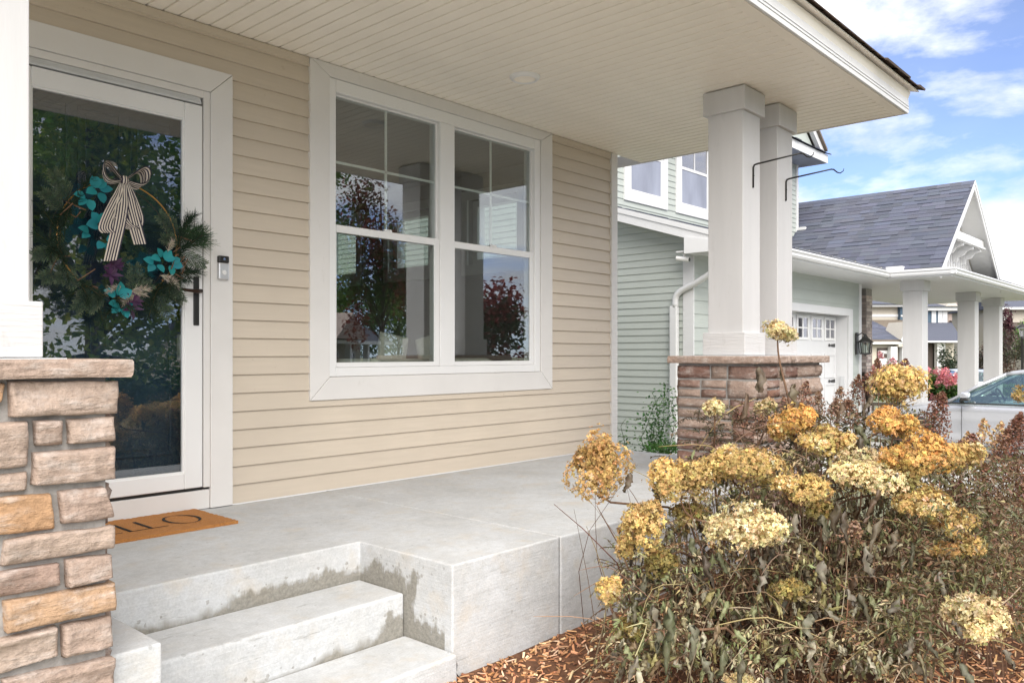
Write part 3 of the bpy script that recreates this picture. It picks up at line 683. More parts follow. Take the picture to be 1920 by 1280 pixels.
def pier(cx, label, faces, rnd):
    t = empty('stone_pier', label, 'pier', (cx, -1.575, -0.6), group='stone piers of the porch')
    X0, X1 = cx - .535, cx + .535; Y0, Y1 = -1.845, -1.305
    bx('mortar_core', M['mortar'], t, X0, X1, Y0, Y1, -0.62, CZ0 - .002, 0)
    cw = (X1 - X0 + .11)
    for a, b in ((0, .42), (.42, 1)):
        cap_piece(t, X0 - .055 + cw * a + .002, X0 - .055 + cw * b - .002, PY0, PY1, CZ0, CZ1, rnd.uniform(.2, .5), rnd)
    if 'front' in faces: ashlar(t, (X0, Y0, 0), (1, 0, 0), (0, -1, 0), X1 - X0, -0.62, CZ0 - .01, rnd, ext=0.012)
    if 'left' in faces: ashlar(t, (X0, Y1, 0), (0, -1, 0), (-1, 0, 0), Y1 - Y0, 0.0 if cx > 3 else -.62, CZ0 - .01, rnd, ext=0.012)
    if 'right' in faces: ashlar(t, (X1, Y0, 0), (0, 1, 0), (1, 0, 0), Y1 - Y0, -0.62, CZ0 - .01, rnd)
    if 'back' in faces: ashlar(t, (X1, Y1, 0), (-1, 0, 0), (0, 1, 0), X1 - X0, 0.0, CZ0 - .01, rnd)
    return t
LX, RX = 0.349, 5.35
t_right = pier(RX, 'stone pier between the porch slab and the driveway, behind the hydrangea', ('front', 'left', 'right', 'back'), random.Random(21))
t_left = pier(LX, 'stone pier beside the porch steps, closest to the doormat', ('right', 'back'), random.Random(4))
# the left pier's street face, stone by stone (x, z corner quads on the plane y = -1.845)
LEFT = [
 ((0.585, 0.698), (0.626, 0.717), (0.638, 0.762), (0.585, 0.760), 0.95),
 ((0.647, 0.677), (0.911, 0.672), (0.909, 0.761), (0.649, 0.766), 0.42),
 ((0.585, 0.552), (0.685, 0.549), (0.687, 0.664), (0.585, 0.663), 0.4),
 ((0.707, 0.599), (0.771, 0.598), (0.769, 0.662), (0.704, 0.663), 0.55),
 ((0.784, 0.598), (0.905, 0.596), (0.905, 0.662), (0.783, 0.664), 0.52),
 ((0.698, 0.501), (0.903, 0.490), (0.903, 0.582), (0.702, 0.582), 0.36),
 ((0.585, 0.488), (0.687, 0.492), (0.686, 0.535), (0.585, 0.536), 0.4),
 ((0.585, 0.388), (0.753, 0.380), (0.741, 0.475), (0.585, 0.476), 0.97),
 ((0.768, 0.388), (0.900, 0.387), (0.872, 0.477), (0.763, 0.475), 0.22),
 ((0.630, 0.304), (0.901, 0.305), (0.899, 0.364), (0.639, 0.371), 0.45),
 ((0.585, 0.228), (0.761, 0.228), (0.760, 0.289), (0.585, 0.293), 0.6),
 ((0.782, 0.221), (0.896, 0.230), (0.894, 0.289), (0.778, 0.294), 0.3),
 ((0.639, 0.138), (0.901, 0.136), (0.900, 0.210), (0.635, 0.216), 0.86),
 ((0.585, 0.038), (0.758, 0.052), (0.752, 0.127), (0.585, 0.124), 0.5),
 ((0.772, 0.037), (0.894, 0.042), (0.890, 0.121), (0.768, 0.123), 0.33),
 ((0.639, -0.052), (0.903, -0.069), (0.897, 0.006), (0.633, 0.024), 0.55),
 ((0.585, -0.117), (0.752, -0.133), (0.749, -0.062), (0.585, -0.048), 0.3),
 ((0.769, -0.139), (0.896, -0.151), (0.894, -0.077), (0.766, -0.064), 0.45)]
rnd = random.Random(8)
for (c0, c1, c2, c3, tone) in LEFT:
    q = [(p[0] - c0[0], p[1] - c0[1]) for p in (c0, c1, c2, c3)]
    w_ = max(p[0] for p in q) - min(p[0] for p in q); h_ = max(p[1] for p in q) - min(p[1] for p in q)
    rough_stone('stone', t_left, (c0[0], -1.845, c0[1]), (1, 0, 0), (0, -1, 0), w_, h_, rnd.uniform(.03, .042), tone, rnd, quad=q, fine=0.0075)
ashlar(t_left, (LX - .535, -1.845, 0), (1, 0, 0), (0, -1, 0), 0.545, -0.62, CZ0 - .01, random.Random(33))
for t in (t_right, t_left):
    for c in t.children: c.matrix_parent_inverse = Matrix.Translation(t.location).inverted()
def column(cx, label):
    t = empty('porch_column', label, 'column', (cx, -1.575, CZ1 + .002), group='white porch columns')
    h = CE - CZ1 - .010
    bx('shaft', M['column'], t, -.127, .127, -.127, .127, 0.15, h - .13, 0.004)
    bx('capital', M['column'], t, -.152, .152, -.152, .152, h - .155, h, 0.004)
    bx('plinth', M['plinthw'], t, -.153, .153, -.153, .153, 0.003, 0.155, 0.004)
    bx('base_flashing', M['alu'], t, -.2, .2, -.19, .19, -0.002, 0.0015, 0)
    return t
column(RX - .265, 'white square column on the right pier, the one nearer the house window')
column(RX + .265, 'white square column on the right pier, the one nearer the driveway')
column(LX + .265, 'white square column at the left picture edge beside the front door')
column(LX - .265, 'white square column on the left pier farther from the steps')
def hook(x, z, ln, label):
    t = empty('plant_hook', label, 'hook', (x, -1.7025, z), group='black plant hooks on the columns')
    mb = MB(); mb.tube([(0, -.004, -.155), (0, -.005, -.02), (0, -.012, -.004), (0, -.03, 0.0), (0, -ln * .8, .022)], [.0065, .0065, .0065, .0065, .005], 8); mb.build('bracket_arm', M['black'], t, smooth=True)
    mb = MB(); mb.tube([(0, -ln * .8 + .003, .022), (0, -ln * .84, .018), (0, -ln * .9, -.006), (0, -ln * .95, -.014), (0, -ln * 1.0, -.002), (0, -ln * 1.01, .014)], [.005, .005, .0045, .004, .003, .002], 8); mb.build('hook_end', M['black'], t, smooth=True)
    mb = MB(); mb.lathe([(0.0001, .004), (.004, .003), (.0055, 0)], 10); o = mb.build('screw', M['black'], t); o.rotation_euler = (R(90), 0, 0); o.location = (0, -.009, -.075)
hook(RX - .25, 2.105, .41, 'black plant hook arm on the column nearer the window')
hook(RX + .272, 2.09, .41, 'black plant hook arm on the column nearer the driveway')

# ================================================================== DOORMAT
mat = empty('doormat', 'brown coir doormat with thin black letters below the front door', 'doormat', (1.265, -0.485, 0.0005))
t = NT('coir'); v = t.coord('Object'); n = t.noise(v, 220, 3, .7); n2 = t.noise(v, 14, 4)
t.col(t.mix(t.ramp(n2, .3, .7), t.ramp(n, .3, .7, (0.24, 0.095, 0.022, 1), (0.62, 0.28, 0.08, 1)), (0.46, 0.19, 0.05))); t.rough(.95); t.bump(n, 1.0, .006); M['coir'] = t.m
mb = MB(); nx, ny = 60, 36; rnd = random.Random(3)
mb.v = [(0.765 * i / nx + rnd.uniform(-.003, .003), 0.455 * j / ny + rnd.uniform(-.003, .003), 0.014 + rnd.uniform(-.0016, .0016)) for j in range(ny + 1) for i in range(nx + 1)]
W = nx + 1; mb.f = [(j * W + i, j * W + i + 1, (j + 1) * W + i + 1, (j + 1) * W + i) for j in range(ny) for i in range(nx)]
rim = list(range(W)) + [j * W + nx for j in range(1, ny + 1)] + [ny * W + i for i in range(nx - 1, -1, -1)] + [j * W for j in range(ny - 1, 0, -1)]
b0 = len(mb.v); mb.v += [(mb.v[i][0], mb.v[i][1], 0.0) for i in rim]; m = len(rim)
mb.f += [(rim[k], b0 + k, b0 + (k + 1) % m, rim[(k + 1) % m]) for k in range(m)]; mb.mi = [0] * len(mb.f)
mb.build('coir_pile', M['coir'], mat)
mb = MB(); zt = 0.0158
def bar(x0, x1, y0, y1): mb.box(x0, x1, y0, y1, zt, zt + .0012)
y0, y1 = .13, .33
xo = .055; bar(xo, xo + .016, y0, y1); bar(xo + .085, xo + .101, y0, y1); bar(xo + .016, xo + .085, .228, .232)          # H
xo = .185; bar(xo, xo + .016, y0, y1); [bar(xo + .016, xo + .08, yy, yy + .004) for yy in (y0, .228, y1 - .004)]           # E
for xo in (.295, .39): bar(xo, xo + .016, y0, y1); bar(xo + .016, xo + .088, y0, y0 + .004)                               # L L
for k in range(48):                                                                                                     # O
    a0, a1 = 2 * math.pi * k / 48, 2 * math.pi * (k + 1) / 48; c0, c1 = (.585, .235), None
    def pt(a, inner): 
        rx, ry = (.085, .115) if not inner else (.085 - .017, .115 - .004)
        return (.590 + rx * math.cos(a), .232 + ry * math.sin(a), zt + .001)
    mb.add([pt(a0, 0), pt(a1, 0), pt(a1, 1), pt(a0, 1)], [(0, 1, 2, 3)])
mb.build('lettering', basic('mat_print', (0.02, 0.017, 0.014), .95, .3, 200, .8, 260), mat)
# ================================================================== WREATH ON THE STORM DOOR
WC = Vector((1.64, -0.05, 1.395)); WR = 0.285
wreath = empty('wreath', 'gold hoop wreath with striped bow, teal leaves and pine sprays', 'wreath', WC)
mb = MB(); mb.tube([(WR * math.cos(a * math.pi / 32), 0, WR * math.sin(a * math.pi / 32)) for a in range(65)], 0.0035, 8, cap=False); mb.build('hoop', M['gold'], wreath, smooth=True)
mb = MB(); mb.lathe([(0.001, .012), (.016, .011), (.026, .004), (.028, 0.0)], 24); o = mb.build('suction_hook', M['farglass'], wreath, smooth=True); o.rotation_euler = (R(90), 0, 0); o.location = (-.03, .018, WR + .075)
t = NT('striped_ribbon'); uv = t.n('ShaderNodeUVMap'); sp = t.n('ShaderNodeSeparateXYZ'); t.l(uv.outputs[0], sp.inputs[0])
st = t.math('GREATER_THAN', t.math('FRACT', t.math('MULTIPLY', sp.outputs[0], 5.0)), 0.5)
t.col(t.mix(st, (0.62, 0.55, 0.47), (0.035, 0.03, 0.05))); t.rough(.85); t.bump(t.noise(t.coord(), 400, 2), .3, .002); M['ribbon'] = t.m
def ribbon(name, path, widths, wdir, parent):
    """strip with thickness along path; wdir: width direction per point"""
    V = []; F = []; U = []; path = [Vector(p) for p in path]
    n = len(path)
    for i, p in enumerate(path):
        wd = Vector(wdir[i] if isinstance(wdir, list) else wdir).normalized(); w_ = widths[i] if isinstance(widths, list) else widths
        tan = (path[min(i + 1, n - 1)] - path[max(0, i - 1)]).normalized(); nn = tan.cross(wd).normalized() * .0012
        for k in range(7):
            f = k / 6; q = p + wd * (f - .5) * w_ + nn * 3 * math.sin(f * 9 + i * .4)
            V += [q + nn, q - nn]; U += [f, f]
    for i in range(n - 1):
        for k in range(6):
            a = i * 14 + k * 2; b = a + 14
            F += [(a, a + 2, b + 2, b), (a + 1, b + 1, b + 3, a + 3)]
    mb = MB(); mb.add(V, F); ob = mb.build(name, M['ribbon'], parent, smooth=True)
    ul = ob.data.uv_layers.new(name='UVMap')
    for lp in ob.data.loops: ul.data[lp.index].uv = (U[lp.vertex_index], 0)
    return ob
BK = Vector((-.015, -.075, WR - .005))
for s in (-1, 1):       # two loops
    pts = []; wd = []; ws = []
    for k in range(17):
        a = k / 16; ang = a * 2 * math.pi
        x = s * .10 * math.sin(ang / 2) ** .8 ; z = .040 * math.sin(ang) + .034 * math.sin(ang / 2) * (1 if s < 0 else .9)
        pts.append(BK + Vector((x, -.018 * math.sin(ang / 2) - .004, z))); wd.append((0.25 * s, -1, .35)); ws.append(.022 + .062 * math.sin(ang / 2))
    ribbon('bow_loop', pts, ws, wd, wreath)
tails = [([(0, 0, 0), (-.03, -.012, -.09), (-.075, -.014, -.19), (-.10, -.012, -.27), (-.085, -.02, -.30)], .058), ([(.0, -.006, 0), (-.012, -.02, -.12), (-.03, -.024, -.24), (-.055, -.02, -.36), (-.075, -.02, -.45)], .062),
         ([(.012, -.004, 0), (.05, -.012, -.1), (.075, -.016, -.21), (.055, -.02, -.26), (.01, -.022, -.245), (-.02, -.02, -.20), (.0, -.026, -.185)], .058), ([(.008, -.008, 0), (.025, -.02, -.12), (.055, -.022, -.24), (.085, -.02, -.345)], .06)]
def resample(p, m=18):
    p = [Vector(q) for q in p]; o_ = []
    for i in range(m):
        f = i / (m - 1) * (len(p) - 1); k = min(int(f), len(p) - 2); f -= k
        p0, p1, p2, p3 = p[max(k - 1, 0)], p[k], p[k + 1], p[min(k + 2, len(p) - 1)]
        o_.append(0.5 * ((2 * p1) + (p2 - p0) * f + (2 * p0 - 5 * p1 + 4 * p2 - p3) * f * f + (3 * p1 - p0 - 3 * p2 + p3) * f ** 3))
    return o_
for p, w_ in tails:
    q = resample([BK + Vector(a) * .88 for a in p]); ribbon('ribbon_tail', q, [.02 + (w_ - .02) * min(1, i / 5) for i in range(len(q))], (1, -.15, .15), wreath)
mb = MB(); mb.lathe([(.001, -.022), (.014, -.018), (.019, 0), (.014, .018), (.001, .022)], 12); o = mb.build('bow_knot', M['ribbon'], wreath, smooth=True); o.location = BK + Vector((0, -.014, 0)); o.data.uv_layers.new(name='UVMap')
for lp in o.data.loops: o.data.uv_layers[0].data[lp.index].uv = (o.data.vertices[lp.vertex_index].co.x * 18, 0)
def wp(deg, r=1.0): a = R(deg); return Vector((WR * r * math.cos(a), -.02, WR * r * math.sin(a)))
def leafshape(mb, base, d, nrm, ln, wd, c, curl=0.15, nseg=4, tip=1.0):
    d = Vector(d).normalized(); nrm = Vector(nrm); nrm = (nrm - d * nrm.dot(d)); nrm = nrm.normalized() if nrm.length > 1e-5 else d.orthogonal().normalized(); s = d.cross(nrm)
    V = []
    for i in range(nseg + 1):
        f = i / nseg; w_ = wd * .5 * (math.sin(math.pi * min(1, f ** .8 * .97 + .03)) ** tip)
        ctr = Vector(base) + d * ln * f - nrm * curl * ln * f * f
        V += [ctr + s * w_ + nrm * w_ * .35, ctr, ctr - s * w_ + nrm * w_ * .35]
    F = []
    for i in range(nseg):
        a = i * 3; F += [(a, a + 1, a + 4, a + 3), (a + 1, a + 2, a + 5, a + 4)]
    mb.add(V, F, c)
rnd = random.Random(12)
def one_leaf(name, base, d, ln, wd, c, mat, parent, nrm=(0, -1, .3), **k):
    mb = MB(); leafshape(mb, base, d, nrm, ln, wd, c, **k); return mb.build(name, mat, parent, smooth=True)
def spray(mb, base, d, ln, c, needles=60, nl=.05, thick=.0016, flat=.6):
    base, d = Vector(base), Vector(d).normalized()
    mb.tube([base, base + d * ln * .5 + Vector((0, -.008, -.005)), base + d * ln + Vector((0, -.005, -.02))], [.002, .0015, .001], 4, c=(.10, .075, .03))
    for i in range(needles):
        f = rnd.uniform(.05, 1); p = base + d * ln * f + Vector((0, -.006, -.02 * f * f))
        q = Vector((rnd.gauss(0, 1), rnd.gauss(0, flat), rnd.gauss(0, 1))).normalized()
        q = (d * 1.1 + q * .9).normalized(); e = p + q * nl * rnd.uniform(.6, 1.1); s = q.cross(Vector((0, 1, .2))).normalized() * thick
        cc = jit(c, .3); mb.add([p - s, p + s, e + s * .3, e - s * .3], [(0, 1, 2, 3)], cc)
def cedar(mb, base, d, ln, c):
    base, d = Vector(base), Vector(d).normalized(); up = Vector((0, -1, 0)); s = d.cross(up).normalized()
    for k in range(9):
        f = .1 + k / 10; 
        for sg in (-1, 1):
            bp = base + d * ln * f; bd = (d * .8 + s * sg * .8 + Vector((0, rnd.uniform(-.3, .1), rnd.uniform(-.15, .15)))).normalized(); bl = ln * .42 * (1 - f * .6)
            for m in range(7):
                g = m / 6; q = bp + bd * bl * g; cc = jit(lerp(c, (.22, .27, .16), rnd.random() * .6 * g), .25)
                for sg2 in (-1, 1):
                    leafshape(mb, q, bd + s * sg2 * .7 + Vector((0, rnd.uniform(-.4, .2), 0)), up, .016, .0045, cc, nseg=2)
mb = MB()
GR = (.022, .045, .026); 
for a in list(range(-60, 15, 9)) + list(range(135, 300, 15)):
    p = wp(a, rnd.uniform(.96, 1.05)); tdir = Vector((-math.sin(R(a)), 0, math.cos(R(a))))
    sg = -1 if a < 100 else 1
    for k in range(2):
        rad = Vector((math.cos(R(a)), 0, math.sin(R(a))))
        dd = tdir * rnd.choice((-1, 1)) * .7 + rad * rnd.uniform(-.2, .9) + Vector((0, rnd.uniform(-.5, -.05), 0))
        spray(mb, p, dd, rnd.uniform(.1, .16), GR, 70, .055)
for a in (5, 12, -2, 18, 10): spray(mb, wp(a), Vector((1, -.25, rnd.uniform(-.2, .8))), .13, (.05, .10, .045), 90, .085, .0012)
mb.build('pine_sprays', M['leafy'], wreath, kind='stuff')
for (a, dx, dz) in ((150, -.6, 1), (158, -.9, .6), (196, -1, -.3), (212, -.9, -.5), (238, -.6, -.9), (250, -.5, -.6), (318, .5, -.7), (305, .3, -.9), (10, -.7, .5), (2, -.9, .1), (350, .5, -.2), (275, .7, .5), (284, -.2, .8), (232, -.9, .1)):
    mb = MB(); cedar(mb, wp(a) + Vector((0, -.02, 0)), (dx, -.2, dz), rnd.uniform(.11, .16), (.055, .085, .055)); mb.build('cedar_spray', M['leafy'], wreath, smooth=True)
TE = (0.035, 0.33, 0.36)
def teal(cx, cz, dirs, ln=.058):
    for (dx, dz) in dirs:
        d = Vector((dx, rnd.uniform(-.5, -.15), dz)).normalized(); L_ = ln * rnd.uniform(.9, 1.15)
        one_leaf('teal_leaf', Vector((cx, -.05, cz)) + d * .012, d, L_, L_ * .85, jit(TE, .18), M['leafy'], wreath, (rnd.uniform(-.4, .4), -1, rnd.uniform(.1, .6)), tip=.6, curl=rnd.uniform(.0, .3))
C = lambda px, py: at(px, py, 4.02) - WC       # where the sprays sit on the hoop plane
def cc(px, py):
    v = C(px, py); return v.x, v.z
for px, py, dirs, ln in ((146, 370, ((-.4, 1), (.5, 1), (1, .2), (.4, -.9), (-.9, -.3)), .06), (120, 385, ((-1, .1), (-.7, -.7), (.3, -.8)), .05), (150, 432, ((-.6, .9), (.3, 1), (1, .4), (.9, -.6), (-.9, -.1)), .058), (162, 460, ((.8, .3), (.5, -.9), (-.6, -.6)), .052),
                         (318, 484, ((.8, .8), (1.0, .2), (-.4, 1), (-1, .1)), .05), (300, 492, ((-1, .3), (-.6, -.6), (.5, -.7)), .048), (340, 490, ((.9, .5), (1, -.2), (.1, -.9)), .048), (196, 560, ((-.9, .5), (.2, 1), (.8, .5)), .058), (207, 575, ((-.8, -.6), (.4, -.9), (1, -.1), (-.9, .1)), .056), (128, 448, ((-.8, -.4), (-.9, .4)), .045)):
    x, z = cc(px, py); teal(x, z, dirs, ln)
PU = (0.10, 0.045, 0.105)
for px, py, n_ in ((188, 502, 9), (178, 520, 7), (240, 565, 8), (232, 580, 5)):
    x, z = cc(px, py)
    for k in range(n_):
        a = k * 2.4; d = Vector((math.cos(a), rnd.uniform(-.6, -.1), math.sin(a)))
        one_leaf('purple_leaf', Vector((x, -.055, z)), d, rnd.uniform(.045, .06), .022, jit(PU, .25), M['leafy'], wreath, (0, -1, .4))
mb = MB()
for px, py, dx, dz in ((232, 545, 1, .35), (225, 550, .9, .1), (205, 540, -.8, -.15), (308, 515, 1, -.1), (318, 520, .9, -.3), (330, 470, .3, 1), (246, 552, -.9, -.4)):
    x, z = cc(px, py); spray(mb, (x, -.06, z), (dx, -.15, dz), .075, (.46, .40, .32), 70, .03, .0012)
mb.build('cream_plumes', M['dry'], wreath, kind='stuff')
mb = MB()
for k in range(16):
    a = R(rnd.uniform(-75, 20) if k < 9 else rnd.uniform(125, 270)); p = Vector((WR * math.cos(a), -.03, WR * math.sin(a)))
    mb.tube([p, p + Vector((rnd.uniform(-.05, .05), -.02, rnd.uniform(-.04, .04))), p + Vector((rnd.uniform(-.09, .09), -.03, rnd.uniform(-.08, .08)))], .003, 5)
mb.build('brown_stems', M['twig'], wreath, kind='stuff')

# ================================================================== PLANTS OF THE BED
def floret_head(c, rx, rz, cols, n, size, rnd, up=(0, 0, 1)):
    """a dried head: several uneven sub-clusters on one dome, papery four-petalled florets, gaps between"""
    mb = MB(); q = Vector((0, 0, 1)).rotation_difference(Vector(up).normalized()); c = Vector(c)
    lobes = []
    for k in range(rnd.randint(7, 10)):
        a = k * 2.4 + rnd.uniform(-.5, .5); u = rnd.uniform(-.25, 1.0); s_ = math.sqrt(max(0, 1 - u * u))
        lobes.append((Vector((math.cos(a) * s_ * rx * .62, math.sin(a) * s_ * rx * .62, u * rz * .62)), rnd.uniform(.32, .56), rnd.uniform(.75, 1.2), rnd.choice((0, 1, 1, 3))))
    lobes.append((Vector((0, 0, rz * .1)), .62, .9, 1)); sq = rnd.uniform(.75, 1.0)
    for i in range(n):
        lc, lr, tone, tc = rnd.choice(lobes)
        d = Vector((rnd.gauss(0, 1), rnd.gauss(0, 1), rnd.gauss(.25, 1))).normalized()
        k = lr * rnd.uniform(.72, 1.08) * (1 if rnd.random() > .05 else 1.25)
        o_ = Vector((d.x * rx, d.y * rx * sq, d.z * rz)) * k; p = lc + o_
        dd = Vector((p.x / rx, p.y / rx, p.z / rz)); 
        nr = (d + dd * .8 + Vector((rnd.gauss(0, .45), rnd.gauss(0, .45), rnd.gauss(0, .45)))).normalized(); hz = dd.z; p = c + q @ p; nr = q @ nr
        t = nr.orthogonal().normalized(); b = nr.cross(t); a0 = rnd.uniform(0, 1.57)
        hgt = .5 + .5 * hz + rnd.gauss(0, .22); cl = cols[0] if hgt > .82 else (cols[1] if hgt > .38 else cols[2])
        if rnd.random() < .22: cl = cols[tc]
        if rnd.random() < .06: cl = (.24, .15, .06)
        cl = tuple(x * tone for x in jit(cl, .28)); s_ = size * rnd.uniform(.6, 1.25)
        for m in range(4):
            if rnd.random() < .08: continue
            cup = rnd.uniform(-.5, .9); a = a0 + m * 1.5708 + rnd.uniform(-.25, .25); e = t * math.cos(a) + b * math.sin(a); g = nr.cross(e); w1, w2 = rnd.uniform(.18, .3), rnd.uniform(.18, .3)
            mb.add([p, p + e * s_ * .34 + g * s_ * w1 + nr * s_ * rnd.uniform(-.05, .2), p + e * s_ * .62 + nr * s_ * cup * .5, p + e * s_ * .34 - g * s_ * w2 + nr * s_ * rnd.uniform(-.05, .2)], [(0, 1, 2), (0, 2, 3)], cl)
    return mb
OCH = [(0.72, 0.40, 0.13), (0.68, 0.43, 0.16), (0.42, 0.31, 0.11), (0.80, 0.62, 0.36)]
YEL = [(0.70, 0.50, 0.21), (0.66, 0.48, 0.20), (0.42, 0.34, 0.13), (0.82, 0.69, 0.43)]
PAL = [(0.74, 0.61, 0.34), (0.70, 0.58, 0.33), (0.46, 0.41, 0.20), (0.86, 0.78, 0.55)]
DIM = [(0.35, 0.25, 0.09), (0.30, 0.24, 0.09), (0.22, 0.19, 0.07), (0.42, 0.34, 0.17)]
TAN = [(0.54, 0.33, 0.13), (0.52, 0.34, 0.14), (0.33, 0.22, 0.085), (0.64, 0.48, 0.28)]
#        crop x, y, rx, rz, depth, colours (crop = frame from (1060,580) times 1.829)
HEADS = [(728, 85, 48, 38, 3.70, PAL), (512, 345, 33, 27, 3.55, PAL), (685, 340, 32, 28, 3.8, PAL), (785, 400, 72, 78, 3.62, OCH), (1145, 295, 93, 78, 3.72, YEL), (1125, 402, 75, 58, 3.55, OCH), (905, 465, 76, 54, 3.45, YEL),
 (1200, 510, 104, 80, 3.30, OCH), (1360, 520, 70, 68, 3.45, YEL), (995, 545, 72, 60, 3.38, PAL), (610, 550, 120, 72, 3.35, YEL), (1015, 592, 108, 55, 3.22, PAL), (395, 600, 86, 98, 3.22, YEL), (120, 555, 92, 98, 3.15, TAN),
 (805, 625, 82, 55, 3.15, YEL), (1165, 600, 60, 45, 3.2, DIM), (1225, 670, 82, 58, 3.05, YEL), (1340, 745, 78, 44, 3.05, YEL), (1388, 815, 46, 33, 3.0, YEL), (1305, 830, 42, 24, 3.0, TAN), (625, 765, 116, 78, 3.0, PAL), (275, 765, 76, 84, 3.05, YEL),
 (203, 828, 22, 45, 3.05, YEL), (330, 885, 50, 54, 3.05, DIM), (155, 978, 42, 50, 2.95, YEL), (770, 975, 58, 40, 2.98, DIM), (1407, 1075, 92, 76, 2.5, PAL), (222, 1105, 50, 38, 2.95, DIM), (605, 1278, 46, 16, 2.75, PAL), (880, 700, 44, 40, 3.15, DIM), (430, 715, 60, 42, 3.3, DIM), (560, 500, 42, 30, 3.5, PAL)]
hyd = empty('hydrangea_bush', 'faded hydrangea with golden dried flower heads in front of the porch', 'hydrangea', (3.40, -2.62, -0.52))
HO = Vector((3.40, -2.62, -0.52))
rnd = random.Random(77); stems = MB(); headpts = []
for (cx, cy, rx, rz, d, cols) in HEADS:
    k = d / 1512 / 1.829; p = at(1060 + cx / 1.829, 580 + cy / 1.829, d); a, b = rx * k, rz * k
    area = a * b; n = int(90 + 560 * min(1.6, area / 0.008))
    if cols is DIM: n = int(n * .7)
    up = (0, 0, 1) if cx != 120 else (-.55, -.1, .8)
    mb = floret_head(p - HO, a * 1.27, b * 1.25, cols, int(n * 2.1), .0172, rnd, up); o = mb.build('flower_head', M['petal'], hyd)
    headpts.append((p, a, b))
    root = HO + Vector((rnd.gauss(0, .22) + .1, rnd.gauss(.05, .13), .02)); q = p - UP * b * .5
    mid = root.lerp(q, .55) + Vector((rnd.gauss(0, .06), rnd.gauss(0, .05), .16)); near = q - (q - mid).normalized() * .06 - UP * .05
    path = resample([root - HO, mid - HO, near - HO, q - HO], 10); stems.tube(path, [.0065, .0062, .006, .0055, .005, .0048, .0045, .004, .0036, .003], 6)
    for m in range(5):
        dd = Vector((rnd.gauss(0, 1), rnd.gauss(0, 1), .4)).normalized(); stems.tube([q - HO, q - HO + Vector((dd.x * a, dd.y * a, dd.z * b)) * .7], [.002, .001], 4)
for k in range(60):
    root = HO + Vector((rnd.gauss(0, .3) + .1, rnd.gauss(0, .2), 0)); tip = root + Vector((rnd.gauss(0, .3), rnd.gauss(0, .16), rnd.uniform(.25, .85)))
    m_ = root.lerp(tip, .5) + Vector((rnd.gauss(0, .06), rnd.gauss(0, .06), .08)); stems.tube(resample([root - HO, m_ - HO, tip - HO], 7), [.004, .004, .0038, .0033, .003, .0025, .0015], 5)
stems.build('stems', M['twig'], hyd, smooth=True)
def wilted(base, d, ln, wd, c, rnd, droop):
    """a limp leaf: hangs, rolls in along the midrib and twists"""
    d = Vector(d).normalized(); V = []; ns, nw = 9, 6; p = Vector(base); tw = rnd.uniform(-1.2, 1.2); roll = rnd.uniform(1.5, 3.9); side = d.cross(UP); side = side.normalized() if side.length > .05 else Vector((1, 0, 0))
    ph = rnd.uniform(0, 6)
    for i in range(ns + 1):
        f = i / ns; d = (d + Vector((0, 0, -droop * .22)) + side * .06 * math.sin(ph + f * 4)).normalized()
        if i: p = p + d * ln / ns
        s = side - d * side.dot(d); s = s.normalized(); n = d.cross(s)
        a = tw * f; s2 = s * math.cos(a) + n * math.sin(a); n2 = n * math.cos(a) - s * math.sin(a)
        w_ = wd * .5 * max(.02, math.sin(math.pi * (f ** .75) * .98 + .02))
        for k in range(nw + 1):
            t_ = (k / nw - .5) * 2; th = t_ * roll
            x = math.sin(th) / max(.3, roll) ; y = (1 - math.cos(th)) / max(.3, roll)
            cr = .32 * wd * noise.noise(Vector((f * 5 + ph, t_ * 2.2, ph))) + .0035 * math.sin(abs(t_) * 9 + f * 14); V.append(p + s2 * w_ * (x + .25 * noise.noise(Vector((f * 6, t_ * 3, ph)))) + n2 * w_ * y + n2 * cr)
    F = [(i * (nw + 1) + k, i * (nw + 1) + k + 1, (i + 1) * (nw + 1) + k + 1, (i + 1) * (nw + 1) + k) for i in range(ns) for k in range(nw)]
    mb = MB(); mb.add(V, F); b_ = lerp(c, (.22, .175, .12), .4)
    mb.c = [jit(lerp(c, b_, noise.noise(v * 34) * .6 + .45), .12) for v in V]; return mb
LC = [(.085, .063, .040), (.125, .098, .062), (.075, .073, .042), (.20, .18, .14), (.105, .062, .038), (.092, .105, .052), (.155, .155, .105), (.045, .034, .026)]
def leaf_at(p, d, ln, wd, c, droop=1.6):
    wilted(Vector(p) - HO, d, ln, wd, c, rnd, droop).build('leaf', M['dry'], hyd, smooth=True)
